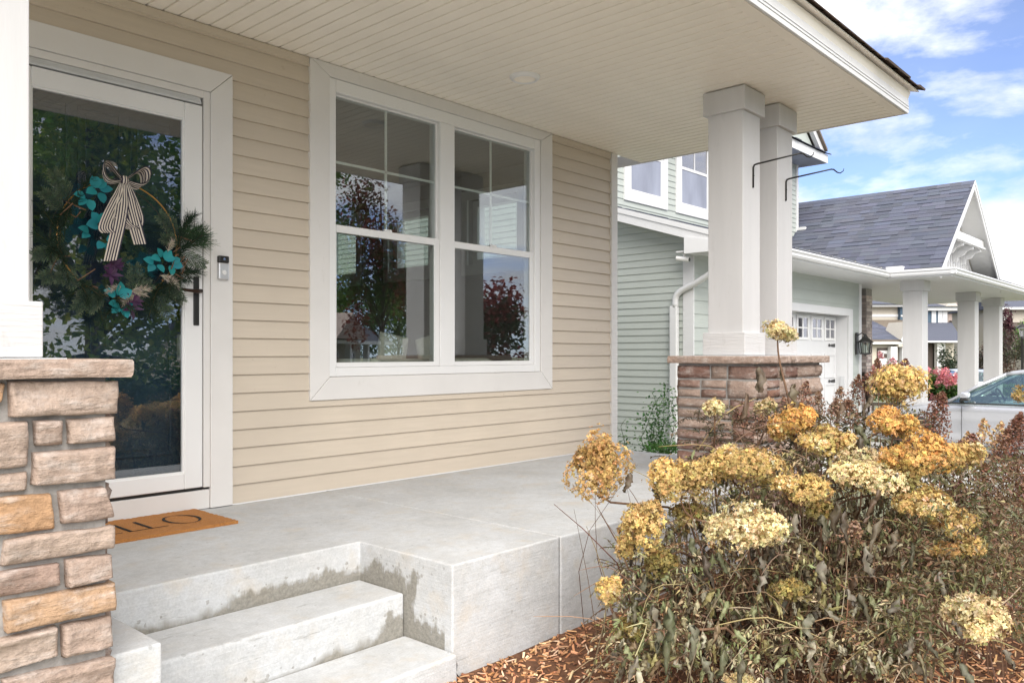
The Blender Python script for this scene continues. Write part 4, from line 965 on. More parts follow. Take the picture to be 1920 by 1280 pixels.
# big leaves the photograph shows one by one: frame px, py, depth, direction, length, width
for (cx, cy, d_, dr, ln, wd, ci) in ((665, 195, 3.62, (-.1, -.3, -.8), .13, .10, 0), (785, 255, 3.6, (.3, -.2, -1), .14, .09, 1), (625, 290, 3.6, (-.7, -.2, -.7), .15, .08, 4), (990, 395, 3.4, (1, 0, .15), .12, .09, 5), (1010, 440, 3.35, (.7, -.3, -.8), .14, .09, 7), (1060, 300, 3.5, (-1, 0, .1), .11, .05, 0), (960, 320, 3.6, (-.4, -.2, .2), .12, .06, 4),
   (225, 560, 3.1, (-.6, 0, -.3), .09, .07, 0), (290, 655, 3.1, (-.6, 0, -.6), .08, .07, 7), (320, 590, 3.25, (.1, 0, -1), .11, .07, 7), (1140, 560, 3.15, (.2, -.3, -.4), .06, .06, 3), (960, 690, 3.0, (.1, -.2, -1), .14, .09, 7), (930, 660, 3.05, (-.2, -.2, -1), .13, .08, 0), (1080, 620, 3.0, (-1, -.2, -.3), .15, .08, 4), (1090, 710, 2.95, (-.9, -.2, -.1), .17, .06, 1), (1140, 760, 2.92, (-.8, -.3, .2), .12, .09, 1),
   (880, 700, 3.0, (.5, -.2, -.5), .1, .07, 2), (470, 840, 2.95, (.6, -.3, -.4), .14, .09, 7), (430, 780, 3.0, (.5, -.2, -.6), .1, .06, 5), (520, 830, 2.95, (1, 0, -.2), .1, .06, 5), (790, 700, 3.0, (.2, -.2, -1), .1, .06, 3), (690, 905, 2.85, (-.7, -.2, .1), .09, .05, 3), (885, 860, 2.85, (0, -.2, -1), .09, .07, 3), (1035, 810, 2.85, (.3, -.2, -.8), .12, .07, 3), (1190, 800, 2.8, (-.3, -.2, -1), .1, .06, 2), (1280, 900, 2.75, (.6, -.2, -.6), .1, .06, 3),
   (1150, 990, 2.75, (-.9, 0, .2), .08, .06, 3), (960, 960, 2.78, (.8, 0, .1), .08, .05, 3), (840, 1040, 2.75, (0, -.2, -1), .11, .08, 6), (350, 1020, 2.8, (-.2, 0, -1), .17, .10, 5), (430, 1080, 2.75, (-.1, 0, -1), .15, .10, 6), (320, 1070, 2.8, (-.3, 0, -.8), .13, .06, 6), (345, 1130, 2.75, (0, -.2, -1), .13, .07, 5), (250, 1190, 2.72, (-.6, -.2, -.2), .1, .06, 3), (300, 1010, 2.85, (.5, 0, -.4), .11, .07, 3), (240, 1000, 2.88, (.2, -.1, -1), .09, .05, 2),
   (610, 1200, 2.65, (0, -.2, -1), .11, .06, 2), (690, 1260, 2.6, (.6, -.2, -.4), .08, .05, 3), (1180, 1110, 2.65, (-.4, -.2, -.8), .1, .06, 3), (1230, 1130, 2.62, (.5, -.2, .1), .08, .06, 6), (1350, 1220, 2.55, (.2, -.2, .1), .09, .06, 6), (1500, 1165, 2.6, (1, 0, .1), .09, .05, 3), (1320, 1050, 2.68, (.8, -.1, -.1), .09, .06, 3), (550, 1170, 2.7, (-.7, 0, -.5), .11, .07, 5), (470, 1190, 2.7, (.6, -.2, -.2), .1, .07, 6), (1010, 970, 2.8, (.6, -.2, -.4), .12, .06, 2)):
    leaf_at(at(1060 + cx / 1.829, 580 + cy / 1.829, d_), RT * dr[0] + AX * dr[1] + UP * dr[2], ln * .92, wd * .9, LC[ci], 1.2)
for k in range(190):
    h = headpts[rnd.randrange(len(headpts))]; f = rnd.uniform(.25, .97)
    p = Vector((h[0].x, h[0].y, h[0].z - h[2])).lerp(HO + Vector((rnd.gauss(.1, .25), rnd.gauss(0, .15), .1)), 1 - f) + Vector((rnd.gauss(0, .06), rnd.gauss(0, .06), rnd.gauss(-.02, .05)))
    if p.y > -1.9 and p.z < .05: continue
    a = rnd.uniform(0, 6.283); leaf_at(p, (math.cos(a), math.sin(a), rnd.uniform(-.9, .3)), rnd.uniform(.06, .12), rnd.uniform(.03, .065), rnd.choice(LC), rnd.uniform(.8, 2.2))

# feathery withered undergrowth through and below the hydrangea
def frond(mb, base, d, ln, c, rnd, pairs=10, ll=.030, lw=.0075, droop=.8):
    d = Vector(d).normalized(); p = Vector(base); side = d.cross(UP).normalized() if abs(d.z) < .98 else Vector((1, 0, 0)); pts = [p]
    for i in range(pairs):
        d = (d + Vector((rnd.gauss(0, .05), rnd.gauss(0, .05), -.09 * droop))).normalized(); p = p + d * ln / pairs; pts.append(p)
        for sg in (-1, 1):
            if rnd.random() < .12: continue
            e = (d * .55 + side * sg * .75 + Vector((rnd.gauss(0, .25), rnd.gauss(0, .25), rnd.gauss(-.15, .3)))).normalized()
            leafshape(mb, p, e, (rnd.gauss(0, .5), rnd.gauss(0, .5), 1), ll * rnd.uniform(.6, 1.2) * (1 - .4 * i / pairs), lw * rnd.uniform(.6, 1.3), jit(c, .3), curl=rnd.uniform(-.3, .8), nseg=3)
    mb.tube(pts[::2] + [pts[-1]], [.0018] * (len(pts[::2]) + 1), 3, c=(.12, .07, .04), cap=False)
und = empty('withered_perennial', 'withered feathery perennial filling the bed under the hydrangea heads', 'perennial', (3.4, -2.65, -0.52)); UO = Vector((3.4, -2.65, -.52))
mb = MB(); UC = [(.30, .25, .125), (.25, .245, .105), (.42, .34, .20), (.16, .095, .055), (.56, .48, .31), (.31, .19, .10), (.18, .20, .08), (.36, .33, .18), (.095, .075, .042), (.27, .29, .135)]
def bush_pt(rnd):
    cx = rnd.uniform(190, 1500); top = 480 if 400 < cx < 1300 else 640
    if cx < 400: top = 900 - (cx - 190) * .9
    cy = rnd.uniform(top, 1230)
    if 1290 < cx and 970 < cy: cx -= 300
    d_ = 3.55 - (cy - 480) / 750 * .75 + rnd.uniform(-.12, .35)
    return at(1060 + cx / 1.829, 580 + cy / 1.829, d_)
n = 0
while n < 820:
    p = bush_pt(rnd)
    if (p.y > -1.93 and p.z < .12) or p.z < gz(p.x, p.y) + .03: continue
    a = rnd.uniform(0, 6.283); n += 1
    frond(mb, p - UO, (math.cos(a), math.sin(a), rnd.uniform(-.3, .9)), rnd.uniform(.12, .24), rnd.choice(UC), rnd)
for k in range(150):           # darker tufts high against the pier
    p = at(1060 + rnd.uniform(430, 860) / 1.829, 580 + rnd.uniform(330, 520) / 1.829, rnd.uniform(3.6, 4.0)); a = rnd.uniform(0, 6.283)
    frond(mb, p - UO, (math.cos(a), math.sin(a), rnd.uniform(-.1, .8)), rnd.uniform(.08, .15), rnd.choice(((.07, .065, .035), (.10, .08, .045), (.13, .09, .05), (.05, .05, .028))), rnd, pairs=8, ll=.028, lw=.007)
mb.build('feathery_leaves', M['dry'], und, kind='stuff')
big = MB(); n = 0
while n < 1250:
    p = bush_pt(rnd)
    if (p.y > -1.93 and p.z < .12) or p.z < gz(p.x, p.y) + .05: continue
    a = rnd.uniform(0, 6.283); n += 1
    m_ = wilted(p - UO, (math.cos(a), math.sin(a), rnd.uniform(-.6, .5)), rnd.uniform(.04, .085), rnd.uniform(.022, .05), rnd.choice(((.27, .235, .13), (.37, .33, .20), (.22, .235, .11), (.48, .45, .33), (.22, .15, .08), (.25, .28, .13), (.10, .08, .05), (.34, .30, .12))), rnd, rnd.uniform(.4, 2.4))
    big.add(m_.v, m_.f); big.c += m_.c
for k in range(110):
    p = bush_pt(rnd); e = p + RT * rnd.uniform(-.35, .35) + UP * rnd.uniform(-.12, .25) - AX * rnd.uniform(0, .12)
    if p.y > -1.95 or e.y > -1.95: continue
    r_ = rnd.uniform(.0010, .0024); mb2 = big; k0 = len(mb2.v); q = resample([p - UO, p.lerp(e, .5) - UO + Vector((rnd.gauss(0, .04), rnd.gauss(0, .03), .05)), e - UO], 7)
    mb2.tube(q, [r_] * 6 + [r_ * .4], 4, c=jit(rnd.choice(((.50, .40, .25), (.38, .22, .12), (.44, .36, .16), (.30, .20, .13))), .2), cap=False)
big.build('curled_leaves', M['dry'], und, smooth=True, kind='stuff')
mb = MB()
for k in range(260):
    x, y = rnd.gauss(3.45, .42), rnd.gauss(-2.6, .2)
    if y > -1.93: y = -2.0
    root = Vector((x, y, bedz(x, y) - .01)); tip = root + Vector((rnd.gauss(0, .22), rnd.gauss(-.04, .14), rnd.uniform(.2, .85))); m_ = root.lerp(tip, .5) + Vector((rnd.gauss(0, .08), rnd.gauss(0, .06), .06))
    r_ = rnd.uniform(.0012, .003); mb.tube(resample([root - UO, m_ - UO, tip - UO], 6), [r_, r_, r_, r_ * .8, r_ * .6, r_ * .35], 4, c=jit(rnd.choice(((.17, .10, .06), (.11, .06, .035), (.26, .20, .13), (.15, .07, .045))), .2), cap=False)
mb.build('dead_stalks', M['dry'], und, kind='stuff')
# rusty seed plumes
def plume(mb, base, d, ln, wd, c, rnd, n=160, s=.006):
    base, d = Vector(base), Vector(d).normalized(); s1 = d.orthogonal().normalized(); s2 = d.cross(s1)
    gnd = Vector((base.x + .12 * (rnd.random() - .5), base.y - .05, -.12)); mb.tube(resample([gnd, base.lerp(gnd, .4) + Vector((.01, 0, 0)), base, base + d * ln], 9), [.003, .003, .0028, .0026, .0024, .0022, .002, .0015, .001], 4, c=lerp(c, (.16, .09, .055), .6), cap=False)
    for k in range(n):
        f = rnd.random() ** .8; br = wd * (1 - f) ** .7 * rnd.random() ** .5; a = rnd.uniform(0, 6.283); e = s1 * math.cos(a) + s2 * math.sin(a)
        p = base + d * ln * f + e * br + d * br * .8; u = Vector((rnd.gauss(0, 1), rnd.gauss(0, 1), rnd.gauss(0, 1))).normalized() * s * rnd.uniform(.6, 1.4); v = u.orthogonal().normalized() * s * rnd.uniform(.4, .9)
        mb.add([p - u, p + v, p + u, p - v], [(0, 1, 2, 3)], jit(c, .35))
shrub = empty('spirea_shrub', 'dense olive brown shrub with rusty seed plumes right of the hydrangea', 'shrub', (4.55, -3.0, -0.55)); SO = Vector((4.55, -3.0, -.55))
RU = [(.19, .085, .055), (.23, .12, .075), (.17, .085, .058), (.28, .17, .11)]
for (px, py, d_, ln, wd, lean, ci) in ((1735, 850, 3.75, .30, .07, .05, 0), (1765, 880, 3.75, .2, .06, .5, 0), (1712, 870, 3.8, .16, .05, -.35, 2), (1815, 860, 3.6, .14, .045, .1, 0), (1850, 880, 3.6, .22, .05, .35, 1), (1880, 860, 3.7, .24, .05, .3, 1), (1905, 850, 3.6, .2, .05, .25, 0), (1835, 930, 3.4, .16, .05, .1, 1), (1870, 940, 3.4, .2, .06, .5, 1), (1900, 950, 3.3, .2, .06, .4, 1), (1790, 960, 3.4, .16, .05, .2, 2), (1920, 900, 3.4, .2, .05, .3, 0), (1860, 985, 3.2, .15, .04, .3, 3), (1930, 960, 3.2, .2, .05, .3, 1),
     (1570, 770, 4.2, .16, .04, .1, 3), (1595, 755, 4.2, .18, .04, .25, 1), (1535, 770, 4.3, .14, .04, -.1, 3), (1620, 735, 4.1, .14, .05, .3, 0), (1555, 790, 4.0, .14, .04, .3, 3), (1600, 790, 4.0, .14, .04, -.2, 1), (1690, 700, 4.4, .12, .04, .2, 0), (1645, 690, 4.6, .1, .03, .1, 1), (1500, 760, 4.1, .16, .04, .2, 1), (1480, 775, 4.1, .12, .04, -.2, 3), (1395, 790, 3.8, .1, .03, -.3, 1), (1420, 800, 3.7, .1, .03, .2, 3), (1475, 945, 3.3, .1, .04, .1, 3), (1585, 1010, 3.1, .1, .04, .3, 3)):
    mb = MB(); plume(mb, at(px, py + 20, d_) - SO, UP + RT * lean + Vector((rnd.gauss(0, .1), rnd.gauss(0, .1), 0)), ln * 1.15, wd * 1.45, RU[ci], rnd, int(420 * ln / .2 * wd / .05) + 100, .0075); mb.build('seed_plume', M['dry'], shrub)
mb = MB(); plume(mb, at(1842, 850, 3.7) - SO, UP + RT * .05, .16, .05, (.50, .33, .16), rnd, 200, .008); plume(mb, at(1862, 845, 3.7) - SO, UP + RT * .3, .14, .045, (.52, .36, .18), rnd, 160, .008); plume(mb, at(1822, 850, 3.7) - SO, UP - RT * .2, .10, .04, (.50, .34, .17), rnd, 100, .008); mb.build('seed_plume', M['dry'], shrub, label='straw coloured seed plume before the car door')
mb = floret_head(at(1912, 745, 3.5) - SO, .045, .045, [(.5, .36, .16)] * 4, 130, .016, rnd); mb.build('seed_head', M['petal'], shrub)
mb = MB(); SC = [(.13, .11, .048), (.10, .092, .036), (.18, .145, .072), (.13, .075, .042), (.075, .08, .03), (.24, .20, .115), (.15, .085, .05)]
n = 0
while n < 13000:
    px = rnd.uniform(1680, 1990); py = rnd.uniform(890 - (px - 1680) * .16, 1200); d_ = rnd.uniform(2.95, 4.3) - (py - 850) / 350 * .5
    if px < 1740 and py < 960: continue
    if 1755 < px < 1900 and 1100 < py: n += 1; continue
    p = at(px, py, d_)
    if p.z < gz(p.x, p.y) + .03 : n += 1; continue
    e = Vector((rnd.gauss(0, .7), rnd.gauss(0, .7), rnd.gauss(.2, .5))); leafshape(mb, p - SO, e, (rnd.gauss(0, .6), rnd.gauss(0, .6), 1), rnd.uniform(.016, .034), rnd.uniform(.005, .010), jit(rnd.choice(SC), .35), curl=rnd.uniform(-.3, .8), nseg=3); n += 1
for k in range(2400):
    px = rnd.uniform(1450, 1760); py = rnd.uniform(770, 900); p = at(px, py, rnd.uniform(3.8, 4.5)); e = Vector((rnd.gauss(0, .7), rnd.gauss(0, .7), rnd.gauss(.2, .5)))
    leafshape(mb, p - SO, e, (rnd.gauss(0, .6), rnd.gauss(0, .6), 1), rnd.uniform(.02, .05), rnd.uniform(.007, .016), jit(rnd.choice(SC + [(.05, .05, .03)]), .35), curl=rnd.uniform(-.3, .8), nseg=3)
mb.build('small_leaves', M['dry'], shrub, kind='stuff')
mb = MB()
for k in range(150):
    x, y = rnd.gauss(4.5, .5), rnd.gauss(-2.95, .3); y = min(y, -2.0); root = Vector((x, y, gz(x, y))); tip = root + Vector((rnd.gauss(.05, .2), rnd.gauss(0, .15), rnd.uniform(.4, .95))); m_ = root.lerp(tip, .5) + Vector((rnd.gauss(0, .06), rnd.gauss(0, .06), .05))
    r_ = rnd.uniform(.0015, .0035); mb.tube(resample([root - SO, m_ - SO, tip - SO], 5), [r_, r_, r_ * .8, r_ * .6, r_ * .35], 4, c=jit((.16, .09, .055), .25), cap=False)
mb.build('stems', M['dry'], shrub, kind='stuff')
# green strap leaves and yellow blades low on the right
hosta = empty('green_plant', 'low green plant with broad leaves under the brown shrub', 'plant', at(1890, 1180, 2.85)); hosta.location.z = gz(3.6, -3.2)
for k in range(16):
    a = rnd.uniform(0, 6.283); one_leaf('leaf', (rnd.gauss(0, .05), rnd.gauss(0, .05), .02), (math.cos(a), math.sin(a), rnd.uniform(.5, 1.4)), rnd.uniform(.14, .24), rnd.uniform(.05, .09), jit((.045, .12, .03), .25), M['leafy'], hosta, (0, 0, 1), curl=.5, nseg=6)
for (px, lab, cnt) in ((1845, 'thin yellow grass blades rising from the mulch at the right', 9), (1610, 'a few dry straw coloured grass stems low in the mulch', 5)):
    b = at(px, 1275, 2.62); t_ = empty('grass_tuft', lab, 'grass tuft', (b.x, b.y, gz(b.x, b.y)))
    for k in range(cnt):
        dd = Vector((rnd.gauss(0, .25), rnd.gauss(0, .25), 1)); one_leaf('blade', (rnd.gauss(0, .05), rnd.gauss(0, .03), .02), dd, rnd.uniform(.2, .36), .006, jit((.55, .36, .07) if cnt == 9 else (.40, .28, .14), .2), M['leafy'], t_, (0, -1, .2), nseg=5, curl=rnd.uniform(-.2, .3))
tw_ = empty('fallen_twig', 'grey fallen twig lying on the bark mulch by the porch', 'twig', at(1145, 1215, 3.2)); tw_.location.z = bedz(tw_.location.x, tw_.location.y) + .02
mb = MB(); mb.tube([(-.09, .02, .02), (-.03, 0, .015), (.03, -.02, .0), (.08, -.03, -.005)], [.004, .006, .0065, .004], 7); mb.build('stick', M['twig'], tw_)
mb = MB(); mb.tube([(-.03, 0, .018), (-.05, -.03, .03)], [.004, .002], 6); mb.build('side_shoot', M['twig'], tw_)
# ================================================================== THE SAGE HOUSE NEXT DOOR
def settle(root, loc):
    root.location = loc
    for c in root.children: c.matrix_parent_inverse = Matrix.Translation(loc).inverted()
sage = empty('neighbour_house', 'sage green two storey house with garage and gabled porch', 'house', (0, 0, 0))
NX, NY, GY = 10.2, 1.65, -0.86
sl = lambda z: min(max(0, (z - 2.465) / .319), 1.55)
siding(sage, M['sage'], (NX, NY, 0), (0, 1, 0), (-1, 0, 0), 13.3, -0.72, 5.0, 0.1016, slope=sl, thick=.016)
MB().prism([(NX + .001, y, z) for y, z in ((1.66, -.95), (1.66, 2.44), (3.2, 2.93), (3.2, 5.0), (15, 5.0), (15, -.95))], (.15, 0, 0)).build('wall_core', M['conc'], sage)
bx('corner_board', M['fascia'], sage, NX - .024, NX - .0005, 1.628, 1.80, GY, 2.24, 0.003)
hole = [(0.9, 6.22, -2, 1.71)]
siding(sage, M['sage'], (NX, NY, 0), (1, 0, 0), (0, -1, 0), 6.6, -0.72, 2.25, 0.1016 * 1.9, hole)
for (a, b, c, d) in ((NX, 11.3, GY - .1, 2.25), (16.2, 16.8, GY - .1, 2.25), (11.301, 16.199, 1.58, 2.25)): bx('wall_core', M['conc'], sage, a + .001, b, NY + .001, NY + .2, c, d, 0)
bx('corner_board', M['fascia'], sage, 16.80, 16.93, NY - .024, NY + .15, GY, 2.25, 0.003)
# garage door
mitre_frame('garage_trim', M['fascia'], sage, 11.1, 16.42, GY, 1.72, .2, NY - .03, NY - .0005, False, .14)
gd = bx('garage_door', M['fascia'], sage, 11.3, 16.2, 1.88, 1.92, GY, 1.575, 0.002)
bx('door_jamb', M['fascia'], sage, 16.2, 16.24, NY + .002, 1.93, GY, 1.58, 0)
bx('keypad', M['alu'], sage, 16.178, 16.1995, 1.70, 1.79, .17, .40, .006)
for i in range(7):
    x0 = 16.10 - i * .655 - .44
    mb = MB(); ring_frame(mb, x0 - .05, x0 + .49, 1.09, 1.54, .05, .05, .05, .05, 1.860, 1.879); mb.box(x0 + .205, x0 + .235, 1.862, 1.879, 1.14, 1.49); mb.box(x0, x0 + .205, 1.863, 1.879, 1.302, 1.328); mb.box(x0 + .235, x0 + .44, 1.863, 1.879, 1.302, 1.328)
    wv = mb.build('window', M['upvc'], gd, bevel=.003)
    for a in (x0, x0 + .235):
        for z_ in (1.14, 1.328): bx('pane', M['farglass'], wv, a, a + .205, 1.874, 1.877, z_, z_ + .162, 0)
    for z_ in (-.80, -.22, .36):
        mb = MB(); ring_frame(mb, x0 - .05, x0 + .49, z_, z_ + .48, .04, .04, .04, .04, 1.866, 1.879); mb.build('raised_panel', M['fascia'], gd, bevel=.005)
for z_ in (1.0, .3):
    mb = MB(); mb.prism([(16.12, 1.872, z_ - .035), (16.12, 1.872, z_ + .035), (15.86, 1.872, z_ + .01), (15.83, 1.872, z_ + .03), (15.80, 1.872, z_), (15.83, 1.872, z_ - .03), (15.86, 1.872, z_ - .01)], (0, -.012, 0)); mb.build('strap_hinge', M['black'], gd)
# soffits, fascia, gutters
bx('eave_soffit', M['fascia'], sage, 9.9, 16.0, .86, NY + .1, 2.25, 2.268, 0)
bx('porch_ceiling', M['fascia'], sage, 16.001, 25, -.24, 3.2, 2.25, 2.268, 0)
def gutter(a, b, n):
    a, b, n = Vector(a), Vector(b), Vector(n); d = b - a
    pts = [a, a + n * .055, a + n * .075 + UP * .03, a + n * .07 + UP * .06, a + n * .095 + UP * .085, a + n * .095 + UP * .11, a + n * .085 + UP * .11, a + n * .08 + UP * .09, a + UP * .09]
    MB().prism(pts, d).build('gutter', M['fascia'], sage)
bx('eave_fascia', M['fascia'], sage, 9.9, 15.98, .842, .859, 2.235, 2.39, 0); gutter((9.9, .841, 2.262), (15.93, .841, 2.262), (0, -1, 0))
bx('eave_fascia', M['fascia'], sage, 15.981, 16.0, -.24, .859, 2.235, 2.39, 0); gutter((15.98, .76, 2.262), (15.98, -.345, 2.262), (-1, 0, 0))
bx('eave_fascia', M['fascia'], sage, 15.981, 25, -.259, -.241, 2.235, 2.39, 0); gutter((15.9, -.26, 2.262), (25, -.26, 2.262), (0, -1, 0))
bx('gutter_guard', M['fascia'], sage, 15.90, 16.08, .55, .84, 2.373, 2.46, .004)
# lower front roof
def clip_g(r): y = .80 + r * .952; return (0, 16 + .394 * (y - .84) - 9.86)
shingles('shingle', M['shingle'], sage, (9.86, .80, 2.385), (1, 0, 0), (0, .952, .305), 7.2, 2.52, clip=clip_g, seed=11, exp=.14)
MB().prism([(9.9, .84, 2.36), (9.9, 3.2, 3.115), (9.9, 3.2, 3.02), (9.9, .84, 2.27)], (6.9, 0, 0)).build('roof_deck', M['fascia'], sage)
mb = MB(); mb.prism([(9.872, .80, 2.185), (9.872, .80, 2.385), (9.872, 3.2, 3.15), (9.872, 3.2, 2.95)], (.026, 0, 0)); mb.build('rake_board', M['fascia'], sage)
mb = MB(); mb.prism([(9.858, .80, 2.31), (9.858, .80, 2.385), (9.858, 3.2, 3.15), (9.858, 3.2, 3.075)], (.0135, 0, 0)); mb.build('rake_board', M['fascia'], sage)
MB().prism([(9.8985, 1.0, 2.28), (9.8985, 3.3, 3.014), (9.8985, 3.3, 2.994), (9.8985, 1.0, 2.26)], (.30, 0, 0)).build('rake_soffit', M['soffit'], sage)
MB().prism([(9.862, .80, 2.22), (9.862, 1.60, 2.22), (9.862, 1.60, 2.46), (9.862, .80, 2.30)], (.33, 0, 0)).build('eave_return', M['fascia'], sage)
MB().prism([(15.98, .80, 2.40), (16.06, .80, 2.40), (17.02, 3.2, 3.17), (16.94, 3.2, 3.17)], (0, 0, .012)).build('valley_flashing', M['alu'], sage)
# downspout at the near corner
mb = MB(); mb.tube(resample([(10.06, .95, 2.25), (10.08, 1.05, 2.1), (10.13, 1.5, 1.86), (10.14, 1.86, 1.70), (10.14, 1.90, 1.50)], 14), .045, 10); mb.build('downspout', M['fascia'], sage, smooth=True)
mb = MB(); mb.box(10.10, 10.18, 1.86, 1.98, GY + .1, 1.52); mb.build('downspout', M['fascia'], sage, bevel=.015)
# upper storey
def uw(x0, x1):
    wv = bpy.data.objects.new('window', None); link(wv, sage)
    mitre_frame('trim_board', M['fascia'], wv, x0, x1, 3.29, 4.86, .15, 3.165, 3.199, True)
    mb = MB(); ring_frame(mb, x0 + .15, x1 - .15, 3.44, 4.71, .05, .05, .05, .05, 3.175, 3.21); mb.box(x0 + .2, x1 - .2, 3.178, 3.205, 4.08, 4.13); mb.box((x0 + x1) / 2 - .01, (x0 + x1) / 2 + .01, 3.18, 3.2, 4.13, 4.66); mb.build('sash', M['upvc'], wv, bevel=.003)
    bx('screen', M['screen'], wv, x0 + .2, x1 - .2, 3.19, 3.196, 3.49, 4.08, 0); bx('pane', M['farglass'], wv, x0 + .2, x1 - .2, 3.19, 3.196, 4.13, 4.66, 0); bx('blind', M['screen'], wv, x0 + .2, x1 - .2, 3.22, 3.225, 3.49, 4.66, 0)
uh = [(.54, 1.80, 3.31, 4.84), (2.12, 3.38, 3.31, 4.84), (4.6, 5.86, 3.31, 4.84)]
siding(sage, M['sage'], (NX, 3.2, 0), (1, 0, 0), (0, -1, 0), 7.2, 3.0, 5.0, .1016, uh, thick=.016)
for a, b, _, _ in uh: uw(NX + a - .02, NX + b + .02)
bx('upper_wall_core', M['conc'], sage, NX + .01, 17.39, 3.226, 15, 2.3, 5.0, 0)
bx('corner_board', M['fascia'], sage, 17.38, 17.48, 3.17, 3.3, 3.3, 5.0, 0)
bx('upper_soffit', M['screen'], sage, 9.8, 17.66, 2.62, 15.3, 5.0, 5.02, 0)
bx('upper_fascia', M['fascia'], sage, 9.8, 17.68, 2.60, 2.619, 4.99, 5.17, 0); bx('upper_fascia', M['fascia'], sage, 17.661, 17.68, 2.62, 15.3, 4.99, 5.17, 0)
shingles('shingle', M['shingle'], sage, (9.75, 2.55, 5.175), (1, 0, 0), (0, .9, .35), 7.97, .45, seed=15)
MB().prism([(10.1, 2.78, 5.2), (17.44, 2.78, 5.2), (13.77, 2.78, 7.9)], (0, 6, 0)).build('gable_wall', M['sage'], sage)
for s in (-1, 1):
    MB().prism([(13.77, 2.66, 7.95), (13.77 + s * 3.85, 2.66, 5.12), (13.77 + s * 3.85, 2.66, 5.28), (13.77, 2.66, 8.13)], (0, .09, 0)).build('rake_board', M['fascia'], sage)
    MB().prism([(13.77, 2.60, 8.135), (13.77 + s * 3.9, 2.60, 5.25), (13.77 + s * 3.9, 2.60, 5.31), (13.77, 2.60, 8.195)], (0, 6.4, 0)).build('upper_roof', M['groove'], sage)
MB().prism([(17.40, 2.98, 3.44), (18.0, 2.98, 3.44), (17.40, 2.98, 3.62)], (0, .5, 0)).build('roof_return', M['fascia'], sage)
# gabled porch
def clip_p(r): X = 16.0 + r * .776; return (0, min(6, .895 + (X - 16) / .394 + .03) if X < 17.2 else 6)
shingles('shingle', M['shingle'], sage, (16.0, -.10, 2.40), (0, 1, 0), (.776, 0, .630), 6.0, 3.10, clip=clip_p, seed=22)
shingles('shingle', M['shingle'], sage, (20.8, -.10, 2.40), (0, 1, 0), (-.776, 0, .630), 6.0, 3.10, seed=23)
for s in (-1, 1):
    MB().prism([(18.4, -.07, 4.335), (18.4 + s * 2.4, -.07, 2.385), (18.4 + s * 2.4, -.07, 2.30), (18.4, -.07, 4.235)], (0, 6, 0)).build('gable_roof_deck', M['soffit'], sage)
    MB().prism([(18.4, -.095, 4.34), (18.4 + s * 2.42, -.095, 2.375), (18.4 + s * 2.42, -.095, 2.20), (18.4, -.095, 4.17)], (0, .024, 0)).build('rake_board', M['fascia'], sage)
    MB().prism([(18.4, -.108, 4.345), (18.4 + s * 2.43, -.108, 2.378), (18.4 + s * 2.43, -.108, 2.30), (18.4, -.108, 4.265)], (0, .0125, 0)).build('rake_board', M['fascia'], sage)
    MB().prism([(18.4, .372, 4.16), (18.4 + s * 2.0, .372, 2.55), (18.4 + s * 1.86, .372, 2.50), (18.4, .372, 4.01)], (0, .026, 0)).build('gable_trim', M['fascia'], sage)
mb = MB(); mb.cur = 0
for k in range(34): 
    a = .05 + k * .0909
    x = 18.4 + 2.4 - a * .776; z = 2.30 + a * .63 - .028
    mb.obox((x, -.066, z), (-.07, 0, .057), (0, .43, 0), (0, 0, .012))
mb.build('soffit_slat', M['fascia'], sage, kind='stuff')
MB().prism([(16.2, .40, 2.38), (20.6, .40, 2.38), (18.4, .40, 4.18)], (0, .1, 0)).build('gable_core', M['fascia'], sage)
for k in range(9):
    z = 3.25 + k * .1016; hw = (4.16 - z) / .8125
    if hw > .05: MB().prism([(18.4 - hw, .399, z), (18.4 + hw, .399, z), (18.4 + max(.02, hw - .125), .399, z + .1), (18.4 - max(.02, hw - .125), .399, z + .1)], (0, -.012, 0)).build('siding_plank', M['fascia'], sage, bevel=.004)
bx('gable_shelf', M['fascia'], sage, 17.2, 19.6, -.0, .398, 3.10, 3.24, .004); bx('gable_shelf', M['fascia'], sage, 17.15, 19.65, -.03, .05, 3.06, 3.099, .004)
for x in (17.35, 18.0, 18.8, 19.45):
    mb = MB(); mb.prism([(x - .045, .396, 3.08), (x - .045, .02, 3.08), (x - .045, .02, 3.0), (x - .045, .14, 2.97), (x - .045, .2, 2.88), (x - .045, .3, 2.85), (x - .045, .32, 2.76), (x - .045, .396, 2.74)], (.09, 0, 0)); mb.build('bracket', M['fascia'], sage, bevel=.006)
for k in range(17): 
    x = 16.85 + k * .194; zt_ = min(3.06, 4.10 - abs(x - 18.4) * .8125)
    if zt_ > 2.5: bx('batten', M['fascia'], sage, x - .02, x + .02, .378, .398, 2.40, zt_, .003)
MB().prism([(19.9, -.27, 2.40), (20.9, -.27, 2.40), (20.9, .40, 2.62), (19.9, .40, 2.62)], (0, 0, .02)).build('pent_roof', M['shingle_b'], sage)
MB().prism([(20.7, -.27, 2.39), (20.7, 3.0, 3.5), (25, 3.0, 3.5), (25, -.27, 2.39)], (0, 0, .03)).build('wing_roof', M['groove'], sage)
for x in (16.95, 21.0, 23.5):
    mb = MB(); mb.box(x - .18, x + .18, .44, .80, GY, 2.05); mb.build('column', M['column'], sage, bevel=.006)
    bx('column_capital', M['column'], sage, x - .215, x + .215, .405, .835, 2.0505, 2.249, .006)
bx('porch_slab', M['conc'], sage, 16.95, 24.5, .3, 3.2, GY - .1, -.62, .01)
MB().obox((22.9, .9, 2.15), (1.4, -1.0, .35), (.06, .08, 0), (0, 0, .12)).build('porch_brace', M['fascia'], sage)
bx('entry_wall', M['sage'], sage, 17.4, 18.3, 3.0, 3.19, -.6, 2.249, 0)
